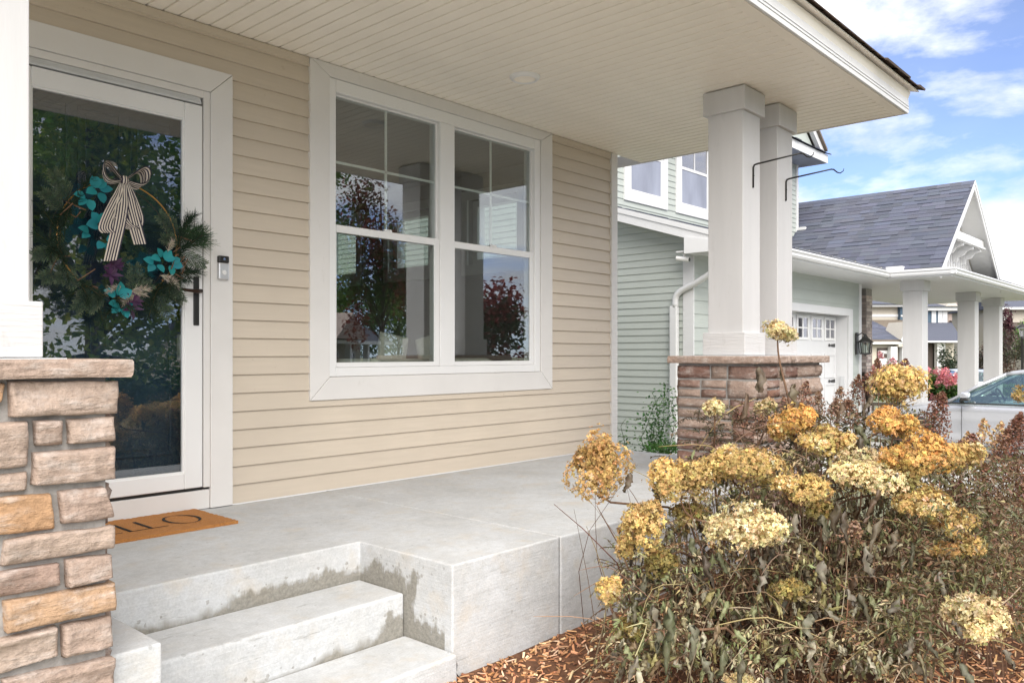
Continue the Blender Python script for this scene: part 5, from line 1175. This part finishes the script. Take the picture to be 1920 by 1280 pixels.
# brick pier, brick by brick (joined)
MB().box(18.06, 18.42, 1.92, 3.0, -.62, 2.249).build('brick_pier_core', M['mortar'], sage)
for part in range(1):
    n_ = 0
    for k in range(41):
        z = -.61 + k * .0695
        for (fx, off, ln_) in ((1, (k % 2) * .1, .0), (0, (k % 2) * .1, 0)):
            w_ = .36 if fx else 1.08; a = -off
            while a < w_:
                b0_, b1_ = max(0, a), min(w_, a + .19)
                if b1_ - b0_ > .03 and n_ < 330:
                    g = random.uniform(.004, .014)
                    if fx: o = MB().box(18.06 + b0_ + .004, 18.06 + b1_ - .004, 1.92 - g, 1.9195, z + .005, z + .064)
                    else: o = MB().box(18.06 - g, 18.0595, 1.92 + b0_ + .004, 1.92 + b1_ - .004, z + .005, z + .064)
                    c_ = random.choice(((.48, .39, .355), (.56, .46, .42), (.38, .31, .29), (.64, .56, .52))); o.c = [c_] * 8
                    o.build('brick', M['chips'], sage); n_ += 1
                a += .2
settle(sage, (13.5, 1.65, GY))

ln = empty('wall_lantern', 'black metal carriage lantern on the garage wall', 'lantern', (16.62, 1.62, .98))
bx('back_plate', M['black'], ln, -.06, .06, -.02, 0.0, -.16, .28, .004)
mb = MB(); mb.tube([(0, -.02, .22), (0, -.1, .27), (0, -.17, .22)], .012, 8); mb.build('arm', M['black'], ln)
mb = MB(); mb.lathe([(.001, .25), (.02, .24), (.05, .18), (.155, .09), (.16, .075), (.001, .075)], 8, (0, -.17, 0)); mb.build('roof', M['black'], ln)
for k in range(8):
    a = k * math.pi / 4 + .39; mb = MB(); mb.tube([(.125 * math.cos(a), -.17 + .125 * math.sin(a), .074), (.105 * math.cos(a), -.17 + .105 * math.sin(a), -.13)], .008, 6); mb.build('cage_bar', M['black'], ln)
mb = MB(); mb.lathe([(.112, .074), (.095, -.13)], 8, (0, -.17, 0)); mb.build('glass', M['carglass'], ln)
mb = MB(); mb.lathe([(.001, -.131), (.115, -.131), (.115, -.15), (.03, -.17), (.001, -.19)], 8, (0, -.17, 0)); mb.build('base', M['black'], ln)
mb = MB(); mb.lathe([(.001, .05), (.025, .03), (.028, -.02), (.02, -.13)], 12, (0, -.17, 0)); mb.build('bulb', M['upvc'], ln, smooth=True)
sc_ = empty('security_camera', 'small white security camera under the rake of the sage house', 'camera', (9.97, 1.66, 2.235))
mb = MB(); mb.tube([(0, 0, .0), (0, -.01, -.06)], .02, 8); mb.build('mount', M['upvc'], sc_)
mb = MB(); mb.tube([(0, -.08, -.09), (-.03, .1, -.06)], .035, 12); mb.build('body', M['upvc'], sc_)
mb = MB(); mb.tube([(.0015, -.09, -.0917), (0, -.0805, -.0902)], .026, 12); mb.build('lens', M['black'], sc_)
ch = empty('porch_chair', 'brown patio chair on the porch beside the brick pier', 'chair', (17.35, 1.35, -.619), .5)
bx('seat', M['bark'], ch, -.26, .26, -.26, .26, .40, .44, .01); mb = MB(); mb.prism([(-.26, .24, .44), (.26, .24, .44), (.28, .36, 1.08), (-.28, .36, 1.08)], (0, .03, 0)); mb.build('backrest', M['bark'], ch)
for x in (-.23, .23):
    for y in (-.23, .23): bx('leg', M['bark'], ch, x - .02, x + .02, y - .02, y + .02, 0, .40, .003)
    bx('armrest', M['bark'], ch, x - .03, x + .03, -.27, .27, .62, .65, .005); bx('arm_post', M['bark'], ch, x - .015, x + .015, -.25, -.21, .441, .619, .003)

# ---- weeds against the sage wall
vine = empty('climbing_weed', 'sprawling green weed against the sage siding', 'weed', (8.25, .95, -.70))
rnd = random.Random(41); mb = MB(); ml = MB()
def weed(px, py0, py1, d_, spread, nl, sz):
    pts = [at(px + rnd.gauss(0, 2), py0 + (py1 - py0) * k / 6, d_) - vine.location + RT * (spread * (k / 6) * d_ / 1512 + rnd.gauss(0, .02)) for k in range(7)]
    mb.tube(resample(pts, 12), [.005] * 6 + [.003] * 6, 5, cap=False, c=(.07, .13, .04))
    for k in range(nl):
        f = rnd.random(); q = pts[min(5, int(f * 6))].lerp(pts[min(6, int(f * 6) + 1)], rnd.random()) + Vector((rnd.gauss(0, .07), rnd.gauss(0, .07), rnd.gauss(0, .04)))
        leafshape(ml, q, (rnd.gauss(0, 1), rnd.gauss(0, 1), rnd.gauss(.1, .6)), (rnd.gauss(0, .6), rnd.gauss(0, .6), 1), sz * rnd.uniform(.6, 1.3), sz * .7, jit(rnd.choice(((.07, .17, .055), (.11, .22, .08), (.16, .26, .12), (.05, .12, .04))), .3), nseg=2)
for (px, a, b, s_, n_) in ((1192, 860, 745, 45, 110), (1215, 860, 738, 30, 90), (1240, 860, 722, 8, 150), (1250, 860, 735, -30, 110), (1228, 860, 770, -20, 80), (1256, 860, 740, 10, 130), (1245, 860, 790, -14, 120), (1168, 860, 785, 3, 18), (1152, 860, 815, 14, 24), (1205, 860, 760, 60, 60)): weed(px, a, b, 9.4, s_, n_, .042)
for k in range(260):
    q = at(rnd.uniform(1212, 1290), rnd.uniform(832, 858), 9.3 + rnd.uniform(-.2, .2)) - vine.location; leafshape(ml, q, (rnd.gauss(0, 1), rnd.gauss(0, 1), .6), (0, 0, 1), .09, .035, jit((.10, .22, .06), .35), nseg=2)
mb.build('stems', M['leafy'], vine); ml.build('leaves', M['leafy'], vine, kind='stuff')

# ================================================================== CARS
def car(label, paint, loc, rz, group=None):
    t = empty('car', label, 'car', loc, rz, group)
    st = [(2.32, .55, .34, .52), (2.25, .72, .28, .66), (2.05, .84, .24, .76), (1.7, .90, .22, .83), (1.35, .92, .22, .89), (1.0, .925, .22, .925), (.4, .93, .22, .925), (-.5, .93, .22, .93), (-1.3, .93, .22, .95), (-1.8, .91, .24, .98), (-2.15, .86, .28, .98), (-2.28, .76, .34, .94), (-2.32, .60, .42, .86)]
    mb = MB(); V = []; 
    for (y, w_, b, tp) in st:
        half = [(0, b), (w_ * .8, b), (w_ * .97, b + .10), (w_ * .985, b + (tp - b) * .36), (w_ * .952, b + (tp - b) * .66), (w_ * 1.0, tp - .135), (w_ * .975, tp - .05), (w_ * .92, tp - .008), (w_ * .6, tp + .022), (0, tp + .03)]
        V += [(-x, y, z) for x, z in half[::-1]] + [(x, y, z) for x, z in half[1:-1]]
    m = len(V) // len(st); F = [(i * m + k, i * m + (k + 1) % m, (i + 1) * m + (k + 1) % m, (i + 1) * m + k) for i in range(len(st) - 1) for k in range(m)] + [tuple(range(m)), tuple(range((len(st) - 1) * m, len(st) * m))[::-1]]
    mb.add(V, F); body = mb.build('body', paint, t, smooth=True); s_ = body.modifiers.new('s', 'SUBSURF'); s_.levels = s_.render_levels = 2
    A0, A1, B0, B1, C0, C1, D0 = (.85, 1.05, .925), (.64, .22, 1.385), (.885, -.45, .925), (.615, -.50, 1.43), (.875, -1.45, .94), (.60, -1.35, 1.39), (.74, -2.05, .985)
    mir = lambda p, s: Vector((p[0] * s, p[1], p[2]))
    tops = [(.64, .22, 1.385), (.62, -.05, 1.425), (.615, -.5, 1.44), (.60, -1.0, 1.425), (.60, -1.35, 1.39), (.56, -1.62, 1.33)]
    mb = MB(); V = []
    for (x, y, z) in tops: V += [(x * f, y, z + .045 * (1 - f * f) ** .6) for f in (-1, -.9, -.6, -.2, .2, .6, .9, 1)]
    V2 = [(x, y, z - .03) for x, y, z in V]; n = len(V)
    F = [(i * 8 + k, i * 8 + k + 1, (i + 1) * 8 + k + 1, (i + 1) * 8 + k) for i in range(5) for k in range(7)]
    mb.add(V, F); mb.add(V2, [f[::-1] for f in F]); mb.build('roof', paint, t, smooth=True)
    for s in (-1, 1):
        for nm, p, q, r_ in (('windscreen_pillar', A0, A1, .024), ('centre_pillar', B0, B1, .022), ('rear_pillar', C0, C1, .03), ('rear_pillar', D0, (.56, -1.62, 1.33), .05)):
            mb = MB(); p, q = mir(p, s), mir(q, s); mb.tube([p - UP * .03, p.lerp(q, .5) + Vector((s * .02, 0, .012)), q], r_, 8); mb.build(nm, M['black'] if nm == 'centre_pillar' else paint, t, smooth=True)
        mb = MB(); mb.tube(resample([mir(A1, s), mir((.62, -.05, 1.42), s), mir(B1, s), mir(C1, s), mir((.56, -1.62, 1.33), s)], 10), .028, 8); mb.build('roof_rail', paint, t, smooth=True)
        for q in ((A0, A1, B1, B0), (B0, B1, C1, C0)):
            mb = MB(); P_ = [mir(p, s) - Vector((s * .012, 0, 0)) for p in q]; mb.prism(P_, (-s * .004, 0, 0)); mb.build('side_window', M['carglass'], t)
        mb = MB(); mb.tube([mir(A0, s) + Vector((s * .03, .1, .0)), mir(B0, s) + Vector((s * .02, 0, .0)), mir(C0, s) + Vector((s * .015, 0, 0))], .012, 6); mb.build('window_strip', M['black'], t)
        mi = MB(); mi.tube([(s * .86, .80, .96), (s * .95, .76, .99)], .03, 8); mo = mi.build('mirror_arm', M['black'], t)
        mb = MB(); mb.box(-.10, .10, -.05, .07, -.025, .075); o = mb.build('mirror', paint, mo, smooth=True, bevel=.035, seg=3); o.location = (s * 1.03, .70, 1.035); mb = MB(); mb.box(-.095, .095, -.052, .06, -.06, -.02); o = mb.build('mirror_base', M['black'], mo, smooth=True, bevel=.015); o.location = (s * 1.03, .70, 1.035)
        mb = MB(); mb.tube([(s * .927, -.28, .775), (s * .965, -.24, .785), (s * .968, -.10, .79), (s * .93, -.05, .785)], .017, 8); mb.build('door_handle', paint, t, smooth=True)
        for y in (.78, -.46, -1.40):
            mb = MB(); mb.tube([(s * .922, y, .88), (s * .934, y, .6), (s * .925, y, .36)], .004, 5); mb.build('door_seam', M['black'], t)
        for y in (1.45, -1.42):
            mb = MB(); mb.lathe([(.20, -.10), (.32, -.11), (.345, -.08), (.345, .08), (.32, .11), (.20, .10)], 28); o = mb.build('wheel', M['rubber'], t, smooth=True); o.rotation_euler = (0, R(90), 0); o.location = (s * .83, y, .345)
            mb = MB(); mb.lathe([(.001, .07), (.05, .075), (.07, .06), (.2, .085), (.215, .10), (.215, -.09)], 20); r_ = mb.build('rim', M['alu'], o, smooth=True); r_.scale = (1, 1, s)
        mb = MB(); mb.lathe([(.001, .05), (.07, .04), (.1, 0)], 16); o = mb.build('headlight', M['carglass'], t); o.location = (s * .68, 2.2, .66); o.rotation_euler = (R(-90), 0, 0); o.scale = (1.4, .7, 1)
    for nm, q in (('windscreen', [(-.84, 1.06, .935), (.84, 1.06, .935), (.63, .23, 1.40), (-.63, .23, 1.40)]), ('rear_window', [(-.72, -2.02, 1.0), (.72, -2.02, 1.0), (.54, -1.63, 1.34), (-.54, -1.63, 1.34)])):
        MB().prism(q, (0, .003, .003)).build(nm, M['carglass'], t)
    bx('dashboard', M['carin'], t, -.78, .78, .45, .98, .80, .97, .04)
    for x in (-.38, .38):
        bx('seat', M['carin'], t, x - .25, x + .25, -.55, -.42, .6, 1.10, .05); bx('headrest', M['carin'], t, x - .13, x + .13, -.57, -.47, 1.11, 1.27, .04)
    bx('seat', M['carin'], t, -.66, .66, -1.5, -1.38, .6, 1.1, .05)
    mb = MB(); mb.tube([(-.38 + .18 * math.cos(a * .2618), .34 + .07 * math.sin(a * .2618), .98 + .17 * math.sin(a * .2618)) for a in range(25)], .014, 6, cap=False); mb.build('steering_wheel', M['carin'], t, smooth=True)
    bx('number_plate', M['upvc'], t, -.2, .2, -2.345, -2.335, .62, .74, .003)
    return t
car('silver crossover car parked in front of the white garage door', M['carpaint'], (14.97, -1.65, gz(15, -1.6) + .012), 0)
pc = at(1806, 700, 34); car('white car parked across the lawn behind the porch columns', M['carwhite'], (pc.x, pc.y, gz(pc.x, pc.y)), R(-62))

# ================================================================== SHRUBS, TREES
def crown(mb, c, r, n, sz, cols, rnd, clumps=14, flat=.8):
    c = Vector(c); cl = []
    for _ in range(clumps):
        while True:
            d = Vector((rnd.uniform(-1, 1), rnd.uniform(-1, 1), rnd.uniform(-1, 1)))
            if d.length < 1: break
        cl.append((c + Vector((d.x * r[0], d.y * r[1], d.z * r[2])) * .8, rnd.uniform(.25, .48), rnd.choice(cols)))
    for i in range(n):
        q, k, cc_ = rnd.choice(cl); d = Vector((rnd.gauss(0, 1), rnd.gauss(0, 1), rnd.gauss(0, 1))).normalized() * (rnd.random() ** .45)
        p = q + Vector((d.x * r[0], d.y * r[1], d.z * r[2] * flat)) * k; e = Vector((rnd.gauss(0, 1), rnd.gauss(0, 1), rnd.gauss(-.2, .6)))
        leafshape(mb, p, e, (rnd.gauss(0, .7), rnd.gauss(0, .7), 1), sz * rnd.uniform(.6, 1.3), sz * .65, jit(cc_, .3), nseg=2)
    return cl
def tree(name, label, cat, x, y, h, r, cols, n, sz, seed, z=None, trunk=.16, group=None, low=.32):
    rnd = random.Random(seed); z = gz(x, y) if z is None else z; t = empty(name, label, cat, (x, y, z), 0, group)
    cz = h * (low + (1 - low) * .5); rz_ = h * (1 - low) * .52
    ml = MB(); cl = crown(ml, (0, 0, cz), (r, r, rz_), n, sz, cols, rnd, 26)
    ml.build('crown', M['leafy'], t)
    mb = MB(); mb.tube(resample([(0, 0, -.05), (rnd.gauss(0, .06), rnd.gauss(0, .06), h * .3), (rnd.gauss(0, .1), 0, h * .8)], 8), [trunk * (1 - k * .11) for k in range(8)], 10); mb.build('trunk', M['bark'], t, smooth=True)
    mb = MB()
    for (q, k, c_) in cl[:12]:
        b = Vector((0, 0, max(h * .22, q.z * .55))); mb.tube([b, b.lerp(q, .5) + UP * .1, q], [trunk * .4, trunk * .25, trunk * .1], 6)
    mb.build('limbs', M['bark'], t, smooth=True); return t
def round_bush(name, label, cat, p, r, h, cols, n, sz, seed, group=None):
    rnd = random.Random(seed); t = empty(name, label, cat, p, 0, group); ml = MB(); crown(ml, (0, 0, h * .5), (r, r, h * .52), n, sz, cols, rnd, 18, 1); ml.build('foliage', M['leafy'], t)
    mb = MB()
    for k in range(10): mb.tube([(rnd.gauss(0, .08), rnd.gauss(0, .08), 0), (rnd.gauss(0, r * .4), rnd.gauss(0, r * .4), h * .6)], [.02, .008], 5)
    mb.build('stems', M['twig'], t); return t
GRN = [(.08, .17, .04), (.13, .23, .05), (.19, .29, .06), (.06, .12, .03), (.24, .32, .08)]
MAP = [(.17, .07, .045), (.20, .06, .045), (.10, .12, .04), (.09, .15, .04), (.24, .10, .06)]
tree('green_tree', 'bushy light green tree across the walk mirrored in the storm door', 'tree', 4.9, -9.2, 6.8, 2.5, [(.17, .28, .04), (.28, .37, .05), (.36, .43, .07), (.07, .14, .03)], 17000, .14, 51, low=-.06)
round_bush('added_hedge', 'dark green hedge added beyond the walk to darken the low storm door reflection', 'hedge', (4.6, -7.0, gz(4.6, -7.0)), 1.75, 1.25, [(.03, .055, .02), (.045, .075, .025)], 6000, .11, 59)  # added out of view, hides the bright ground from the door glass
round_bush('added_hedge', 'dark green hedge added behind its twin to darken the low door reflection', 'hedge', (7.2, -8.2, gz(7.2, -8.2)), 1.75, 1.35, [(.03, .055, .02), (.045, .075, .025)], 6000, .11, 60)  # also added, keeps the lower door reflection dark
tree('green_tree', 'tall dark green tree standing across the street by the walk', 'tree', 3.5, -25.5, 11.5, 4.0, GRN[:3], 4600, .34, 52)
tree('green_tree', 'green tree across the street whose branches show in the left window pane', 'tree', 18.1, -22.9, 10.6, 1.9, GRN[1:], 4600, .22, 53)
tree('maple_tree', 'dark red and green maple mirrored in the middle of the window', 'tree', 22.9, -24.6, 11.6, 2.2, MAP + GRN[:2], 6500, .2, 54, trunk=.12, low=.1)
tree('green_tree', 'low green tree beside the mirrored house across the street', 'tree', 26.2, -26.0, 7.4, 1.9, GRN, 4200, .2, 55, low=.1)
tree('green_tree', 'distant green tree right behind the mirrored grey roofed house', 'tree', 36, -46, 9.5, 3.6, GRN[:4], 3800, .3, 56, low=.1)
tree('green_tree', 'distant green tree to the side of the mirrored grey roofed house', 'tree', 40, -44, 8.6, 3.2, GRN[:4], 3200, .3, 58, low=.1)
tree('red_shrub', 'tall red leaved shrub at the bed end mirrored in the right window pane', 'shrub', 9.3, -5.0, 3.3, .95, [(.20, .03, .035), (.28, .05, .05), (.12, .03, .025), (.05, .08, .025), (.33, .10, .09)], 5200, .11, 57, trunk=.05, low=.1)
rnd = random.Random(61)
def on_ground(px, d): 
    p = at(px, 663, d); p.z = gz(p.x, p.y); return p
def pink(px, d, r, h, label, seed, heads):
    rnd = random.Random(seed); p = on_ground(px, d); t = round_bush('pink_hydrangea', label, 'hydrangea', p, r, h * .86, [(.09, .17, .035), (.13, .24, .05), (.06, .12, .03)], 1500, .13, seed, 'pink hydrangeas by the sage house')
    for k in range(heads):
        a = rnd.uniform(0, 6.283); q = math.sqrt(rnd.random()); x, y = r * 1.0 * q * math.cos(a), r * 1.0 * q * math.sin(a); z = h * (.55 + .45 * math.sqrt(max(0, 1 - q * q))) - rnd.random() * .25 * h
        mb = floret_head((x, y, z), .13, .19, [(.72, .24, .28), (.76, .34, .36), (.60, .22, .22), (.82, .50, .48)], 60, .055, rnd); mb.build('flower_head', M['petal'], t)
pink(1668, 25, .85, 1.72, 'pink flowering hydrangea left of the first sage porch column', 71, 22)
pink(1752, 25, .62, 1.36, 'pink flowering hydrangea just right of the first sage porch column', 72, 20)
pink(1785, 24, .50, 1.12, 'pink flowering hydrangea touching the second sage porch column', 73, 16)
round_bush('boxwood', 'round green boxwood below the far cream house', 'shrub', on_ground(1760, 40), .75, 1.35, [(.05, .12, .03), (.07, .16, .04)], 1400, .13, 81)
round_bush('dark_shrub', 'dark grey green shrub left of the second sage column', 'shrub', on_ground(1786, 46), .95, 3.0, [(.04, .06, .035), (.06, .075, .045)], 1600, .14, 82)
round_bush('brown_bush', 'reddish brown bush between the last sage column and the street lamp', 'shrub', on_ground(1893, 44), 1.0, 3.4, [(.11, .075, .06), (.15, .10, .08), (.08, .08, .05), (.16, .13, .10)], 2600, .15, 83)
round_bush('brown_bush', 'reddish brown bush seen between the two right sage columns', 'shrub', on_ground(1846, 46), .9, 3.0, [(.10, .07, .06), (.14, .10, .09), (.07, .07, .05)], 1800, .15, 84)
tree('burgundy_tree', 'slim burgundy tree in front of the tan house', 'tree', *on_ground(1884, 52)[:2], 5.4, .55, [(.08, .03, .04), (.11, .045, .055)], 1500, .16, 85, trunk=.06)
tree('green_tree', 'bright green tree at the right picture edge behind the street lamp', 'tree', *on_ground(1932, 56)[:2], 4.6, 1.1, [(.12, .22, .05), (.16, .28, .07)], 2000, .2, 86, trunk=.08)
sh = on_ground(1895, 39); MB().box(-1.1, 1.1, -.5, .5, 0, .3).build('x', M['grass']); bpy.data.objects.remove(bpy.data.objects['x'])
round_bush('low_hedge', 'low bright green clipped shrub below the brown bush', 'shrub', on_ground(1893, 38), .6, .75, [(.13, .23, .05), (.18, .27, .08)], 1500, .1, 87)

# street lamp at the right edge
sp_ = on_ground(1917, 30); lamp = empty('street_lamp', 'black post lamp at the right picture edge', 'street lamp', sp_)
mb = MB(); mb.lathe([(.12, 0), (.12, .12), (.06, .2), (.05, .5), (.045, 2.55), (.07, 2.6), (.03, 2.66)], 16); mb.build('post', M['black'], lamp, smooth=True)
mb = MB(); mb.lathe([(.08, 2.67), (.13, 2.96), (.13, 2.98)], 8); mb.build('lantern_glass', M['farglass'], lamp)
mb = MB(); mb.lathe([(.21, 2.98), (.20, 3.0), (.08, 3.10), (.02, 3.13), (.02, 3.2), (.001, 3.21)], 8); mb.build('hood', M['black'], lamp)

# ================================================================== FAR HOUSES
M['cream'] = basic('cream_wall', (.55, .50, .42), .7, .05); M['blue'] = basic('slate_blue_wall', (.075, .12, .17), .7, .1); M['tan'] = basic('tan_wall', (.40, .32, .28), .7, .06); M['brown'] = basic('dark_brown', (.09, .07, .06), .7, .1)
def far_house(label, px, d, rz=0):
    p = at(px, 663, d); g = gz(p.x, p.y); t = empty('far_house', label, 'house', (p.x, p.y, g), math.atan2(RT.y, RT.x) + rz, 'houses beyond the sage house'); k = d / 1512
    X = lambda q, y=0: ((q - 960) * (d + y) - (px - 960) * d) / 1512; Z = lambda q, y=0: .835 + (663 - q) * (d + y) / 1512 - g
    return t, X, Z
def slab(t, name, m, x0, x1, y0, y1, z0, z1): return bx(name, m, t, x0, x1, y0, y1, z0, z1, 0)
def gable_roof(t, name, m, x0, x1, y0, y1, z0, z1, axis='x', ov=.3, parent=None):
    mb = MB()
    if axis == 'x': ym = (y0 + y1) / 2; mb.prism([(x0 - ov, y0 - ov, z0), (x0 - ov, ym, z1), (x0 - ov, y1 + ov, z0)], (x1 - x0 + 2 * ov, 0, 0))
    else: xm = (x0 + x1) / 2; mb.prism([(x0 - ov, y0 - ov, z0), (xm, y0 - ov, z1), (x1 + ov, y0 - ov, z0)], (0, y1 - y0 + 2 * ov, 0))
    mb.c = [(1, 1, 1)] * len(mb.v); return mb.build(name, m, parent or t)
def fwin(t, x0, x1, z0, z1, y, nx=2, nz=2):
    mb = MB(); ring_frame(mb, x0, x1, z0, z1, .12, .12, .12, .12, y - .08, y - .001)
    for i in range(1, nx): xx = x0 + (x1 - x0) * i / nx; mb.box(xx - .04, xx + .04, y - .07, y - .001, z0 + .12, z1 - .12)
    f = mb.build('window', M['upvc'], t); bx('pane', M['farglass'], f, x0 + .1, x1 - .1, y - .03, y - .002, z0 + .1, z1 - .1, 0); bx('blind', M['brown'], f, x0 + .1, x1 - .1, y - .0015, y - .0005, z0 + .1, z1 - .1, 0); return f
t, X, Z = far_house('cream and slate blue house with grey roofs seen under the sage porch', 1700, 62)
slab(t, 'wall', M['cream'], X(1560), X(1683), 0, 8, Z(602), Z(576)); slab(t, 'band', M['upvc'], X(1560), X(1684), -.05, -.002, Z(594), Z(589))
slab(t, 'bay', M['blue'], X(1683.5), X(1700), -.4, 8, Z(602), Z(576)); fwin(t, X(1688), X(1695), Z(592), Z(577), -.4)
slab(t, 'wall', M['blue'], X(1700.5), X(1770), -.4, 8, Z(640), Z(584)); slab(t, 'band', M['upvc'], X(1684), X(1700), -.46, -.402, Z(594), Z(591))
for a in (1741, 1753, 1762): fwin(t, X(a), X(a + 8), Z(614), Z(583), -.4, 2)
slab(t, 'eave', M['upvc'], X(1556), X(1704), -.8, 8.4, Z(576), Z(571.5)); slab(t, 'eave', M['upvc'], X(1700), X(1792), -.9, 8.4, Z(583), Z(576))
rf = gable_roof(t, 'roof', M['shingle'], X(1556), X(1704), -.8, 8, Z(571.3), Z(545)); gable_roof(t, 'roof', M['shingle'], X(1706), X(1792), -.9, 8, Z(575.8), Z(556))
gable_roof(t, 'dormer_gable', M['cream'], X(1762), X(1780), -.95, 1, Z(575.7), Z(560), 'y', .1)
Y6 = -6.0; x6 = lambda q: X(q, Y6); z6 = lambda q: Z(q, Y6)
slab(t, 'garage_wall', M['cream'], x6(1560), x6(1699), Y6, -.5, z6(720), z6(645))
shz = (z6(641) + .02, Z(603))
MB().prism([(x6(1560), -6.5, shz[0]), (x6(1700), -6.5, shz[0]), (X(1700), -.42, shz[1]), (X(1560), -.42, shz[1])], (0, 0, .12)).build('garage_roof', M['groove'], t)
shingles('shingle', M['shingle'], t, (x6(1560), -6.5, shz[0] + .13), (1, 0, 0), (0, 6.08, shz[1] - shz[0]), x6(1700) - x6(1560), 6.5, seed=31, exp=.3, tab=.6)
slab(t, 'gutter', M['upvc'], x6(1560), x6(1700.5), -6.7, -6.3, z6(645), z6(641.2))
MB().prism([(x6(1680), -6.75, z6(637)), (x6(1702), -6.75, z6(637)), (x6(1694.5), -6.75, z6(603))], (0, 3, 0)).build('porch_gable', M['cream'], t)
for a, b in ((1679, 1694.5), (1703, 1694.5)): MB().prism([(x6(a), -6.85, z6(638)), (x6(b), -6.85, z6(602)), (x6(b), -6.85, z6(606)), (x6(a) + (.12 if a < b else -.12), -6.85, z6(642))], (0, .09, 0)).build('gable_trim', M['upvc'], t)
slab(t, 'arch_head', M['brown'], x6(1644), x6(1663), -6.06, -6.002, z6(720), z6(652)); g_ = slab(t, 'garage_door', M['upvc'], x6(1646), x6(1662.5), -6.12, -6.061, z6(720), z6(657))
for a in (1647.5, 1655.5): bx('window', M['brown'], g_, x6(a), x6(a + 6), -6.14, -6.121, z6(671), z6(663), 0)
for a, b in ((1663, 1675), (1684, 1699)): slab(t, 'pillar', M['upvc'], x6(a), x6(b), -6.6, -6.1, z6(720), z6(650))
slab(t, 'arch', M['cream'], x6(1676), x6(1696), -6.7, -6.1, z6(650), z6(645.5)); slab(t, 'entry_door', M['brown'], x6(1677), x6(1683), -6.05, -6.001, z6(720), z6(652))
Y4 = -4.5; x4 = lambda q: X(q, Y4); z4 = lambda q: Z(q, Y4)
MB().prism([(x4(1702), -5, z4(641)), (x4(1797), -5, z4(641)), (X(1778), -.5, Z(608)), (X(1702), -.5, Z(608))], (0, 0, .12)).build('porch_roof', M['shingle'], t).data.color_attributes.new('Col', 'FLOAT_COLOR', 'POINT').data.foreach_set('color', [1.0] * 32)
slab(t, 'eave', M['upvc'], x4(1702), x4(1798), -5.1, -.4, z4(642), z4(639)); slab(t, 'garage_opening', M['brown'], x4(1740), x4(1756), -4.0, -.5, z4(720), z4(643)); slab(t, 'pillar', M['upvc'], x4(1756), x4(1771), -4.6, -4.2, z4(720), z4(643)); slab(t, 'wall', M['cream'], x4(1771), x4(1796), -4.0, -.5, z4(720), z4(643))
t, X, Z = far_house('pinkish tan house with brown roof behind the sage columns', 1810, 78, .25)
slab(t, 'wall', M['tan'], X(1772), X(1868), 0, 9, Z(720), Z(583)); gable_roof(t, 'roof', M['shingle_p'], X(1770), X(1870), -.4, 9, Z(583), Z(555)); slab(t, 'eave', M['brown'], X(1768), X(1872), -.7, -.42, Z(585), Z(582))
MB().prism([(X(1767), -5, Z(625)), (X(1800), -5, Z(625)), (X(1800), -.1, Z(604)), (X(1772), -.1, Z(604))], (0, 0, .15)).build('lower_roof', M['brown'], t); slab(t, 'lower_wall', M['tan'], X(1770), X(1872), -4.8, -.01, Z(720), Z(627)); fwin(t, X(1852), X(1864), Z(612), Z(592), 0)
t, X, Z = far_house('pale tan house with blue grey roof at the right picture edge', 1910, 60, -.1)
slab(t, 'wall', M['cream'], X(1876), X(1990), 0, 8, Z(720), Z(578)); gable_roof(t, 'roof', M['shingle'], X(1874), X(1990), -.5, 8, Z(578), Z(552)); slab(t, 'eave', M['upvc'], X(1872), X(1990), -.8, -.52, Z(581), Z(577)); fwin(t, X(1881), X(1888), Z(600), Z(584), 0); slab(t, 'corner_post', M['brown'], X(1895), X(1897), -.1, -.001, Z(720), Z(580))
MB().prism([(X(1880), -4, Z(628)), (X(1990), -4, Z(628)), (X(1990), -.1, Z(608)), (X(1880), -.1, Z(608))], (0, 0, .15)).build('lower_roof', M['brown'], t); slab(t, 'lower_wall', M['cream'], X(1882), X(1990), -3.8, -.2, Z(720), Z(629))
# house across the street (mirrored in the window)
t = empty('street_house', 'small grey roofed house with white porch posts mirrored in the window', 'house', (27.5, -35.5, gz(27, -30)), R(150))
slab(t, 'wall', M['cream'], -5, 5, 0, 8, 0, 2.7); gable_roof(t, 'roof', M['shingle'], -5, 5, -1.8, 8, 2.8, 5.4); gable_roof(t, 'porch_gable', M['tan'], 0.5, 4.2, -2.4, 2, 2.85, 4.3, 'y')
for x in (-4.8, -2.4, 0.2, 2.4, 4.6): slab(t, 'porch_post', M['upvc'], x, x + .3, -1.7, -1.4, 0, 2.7)
slab(t, 'eave', M['upvc'], -5.3, 5.3, -2.1, -1.8, 2.6, 2.8)
for x in (-4, -1.5, 1.2, 3.4): fwin(t, x, x + 1.1, .8, 2.2, 0)
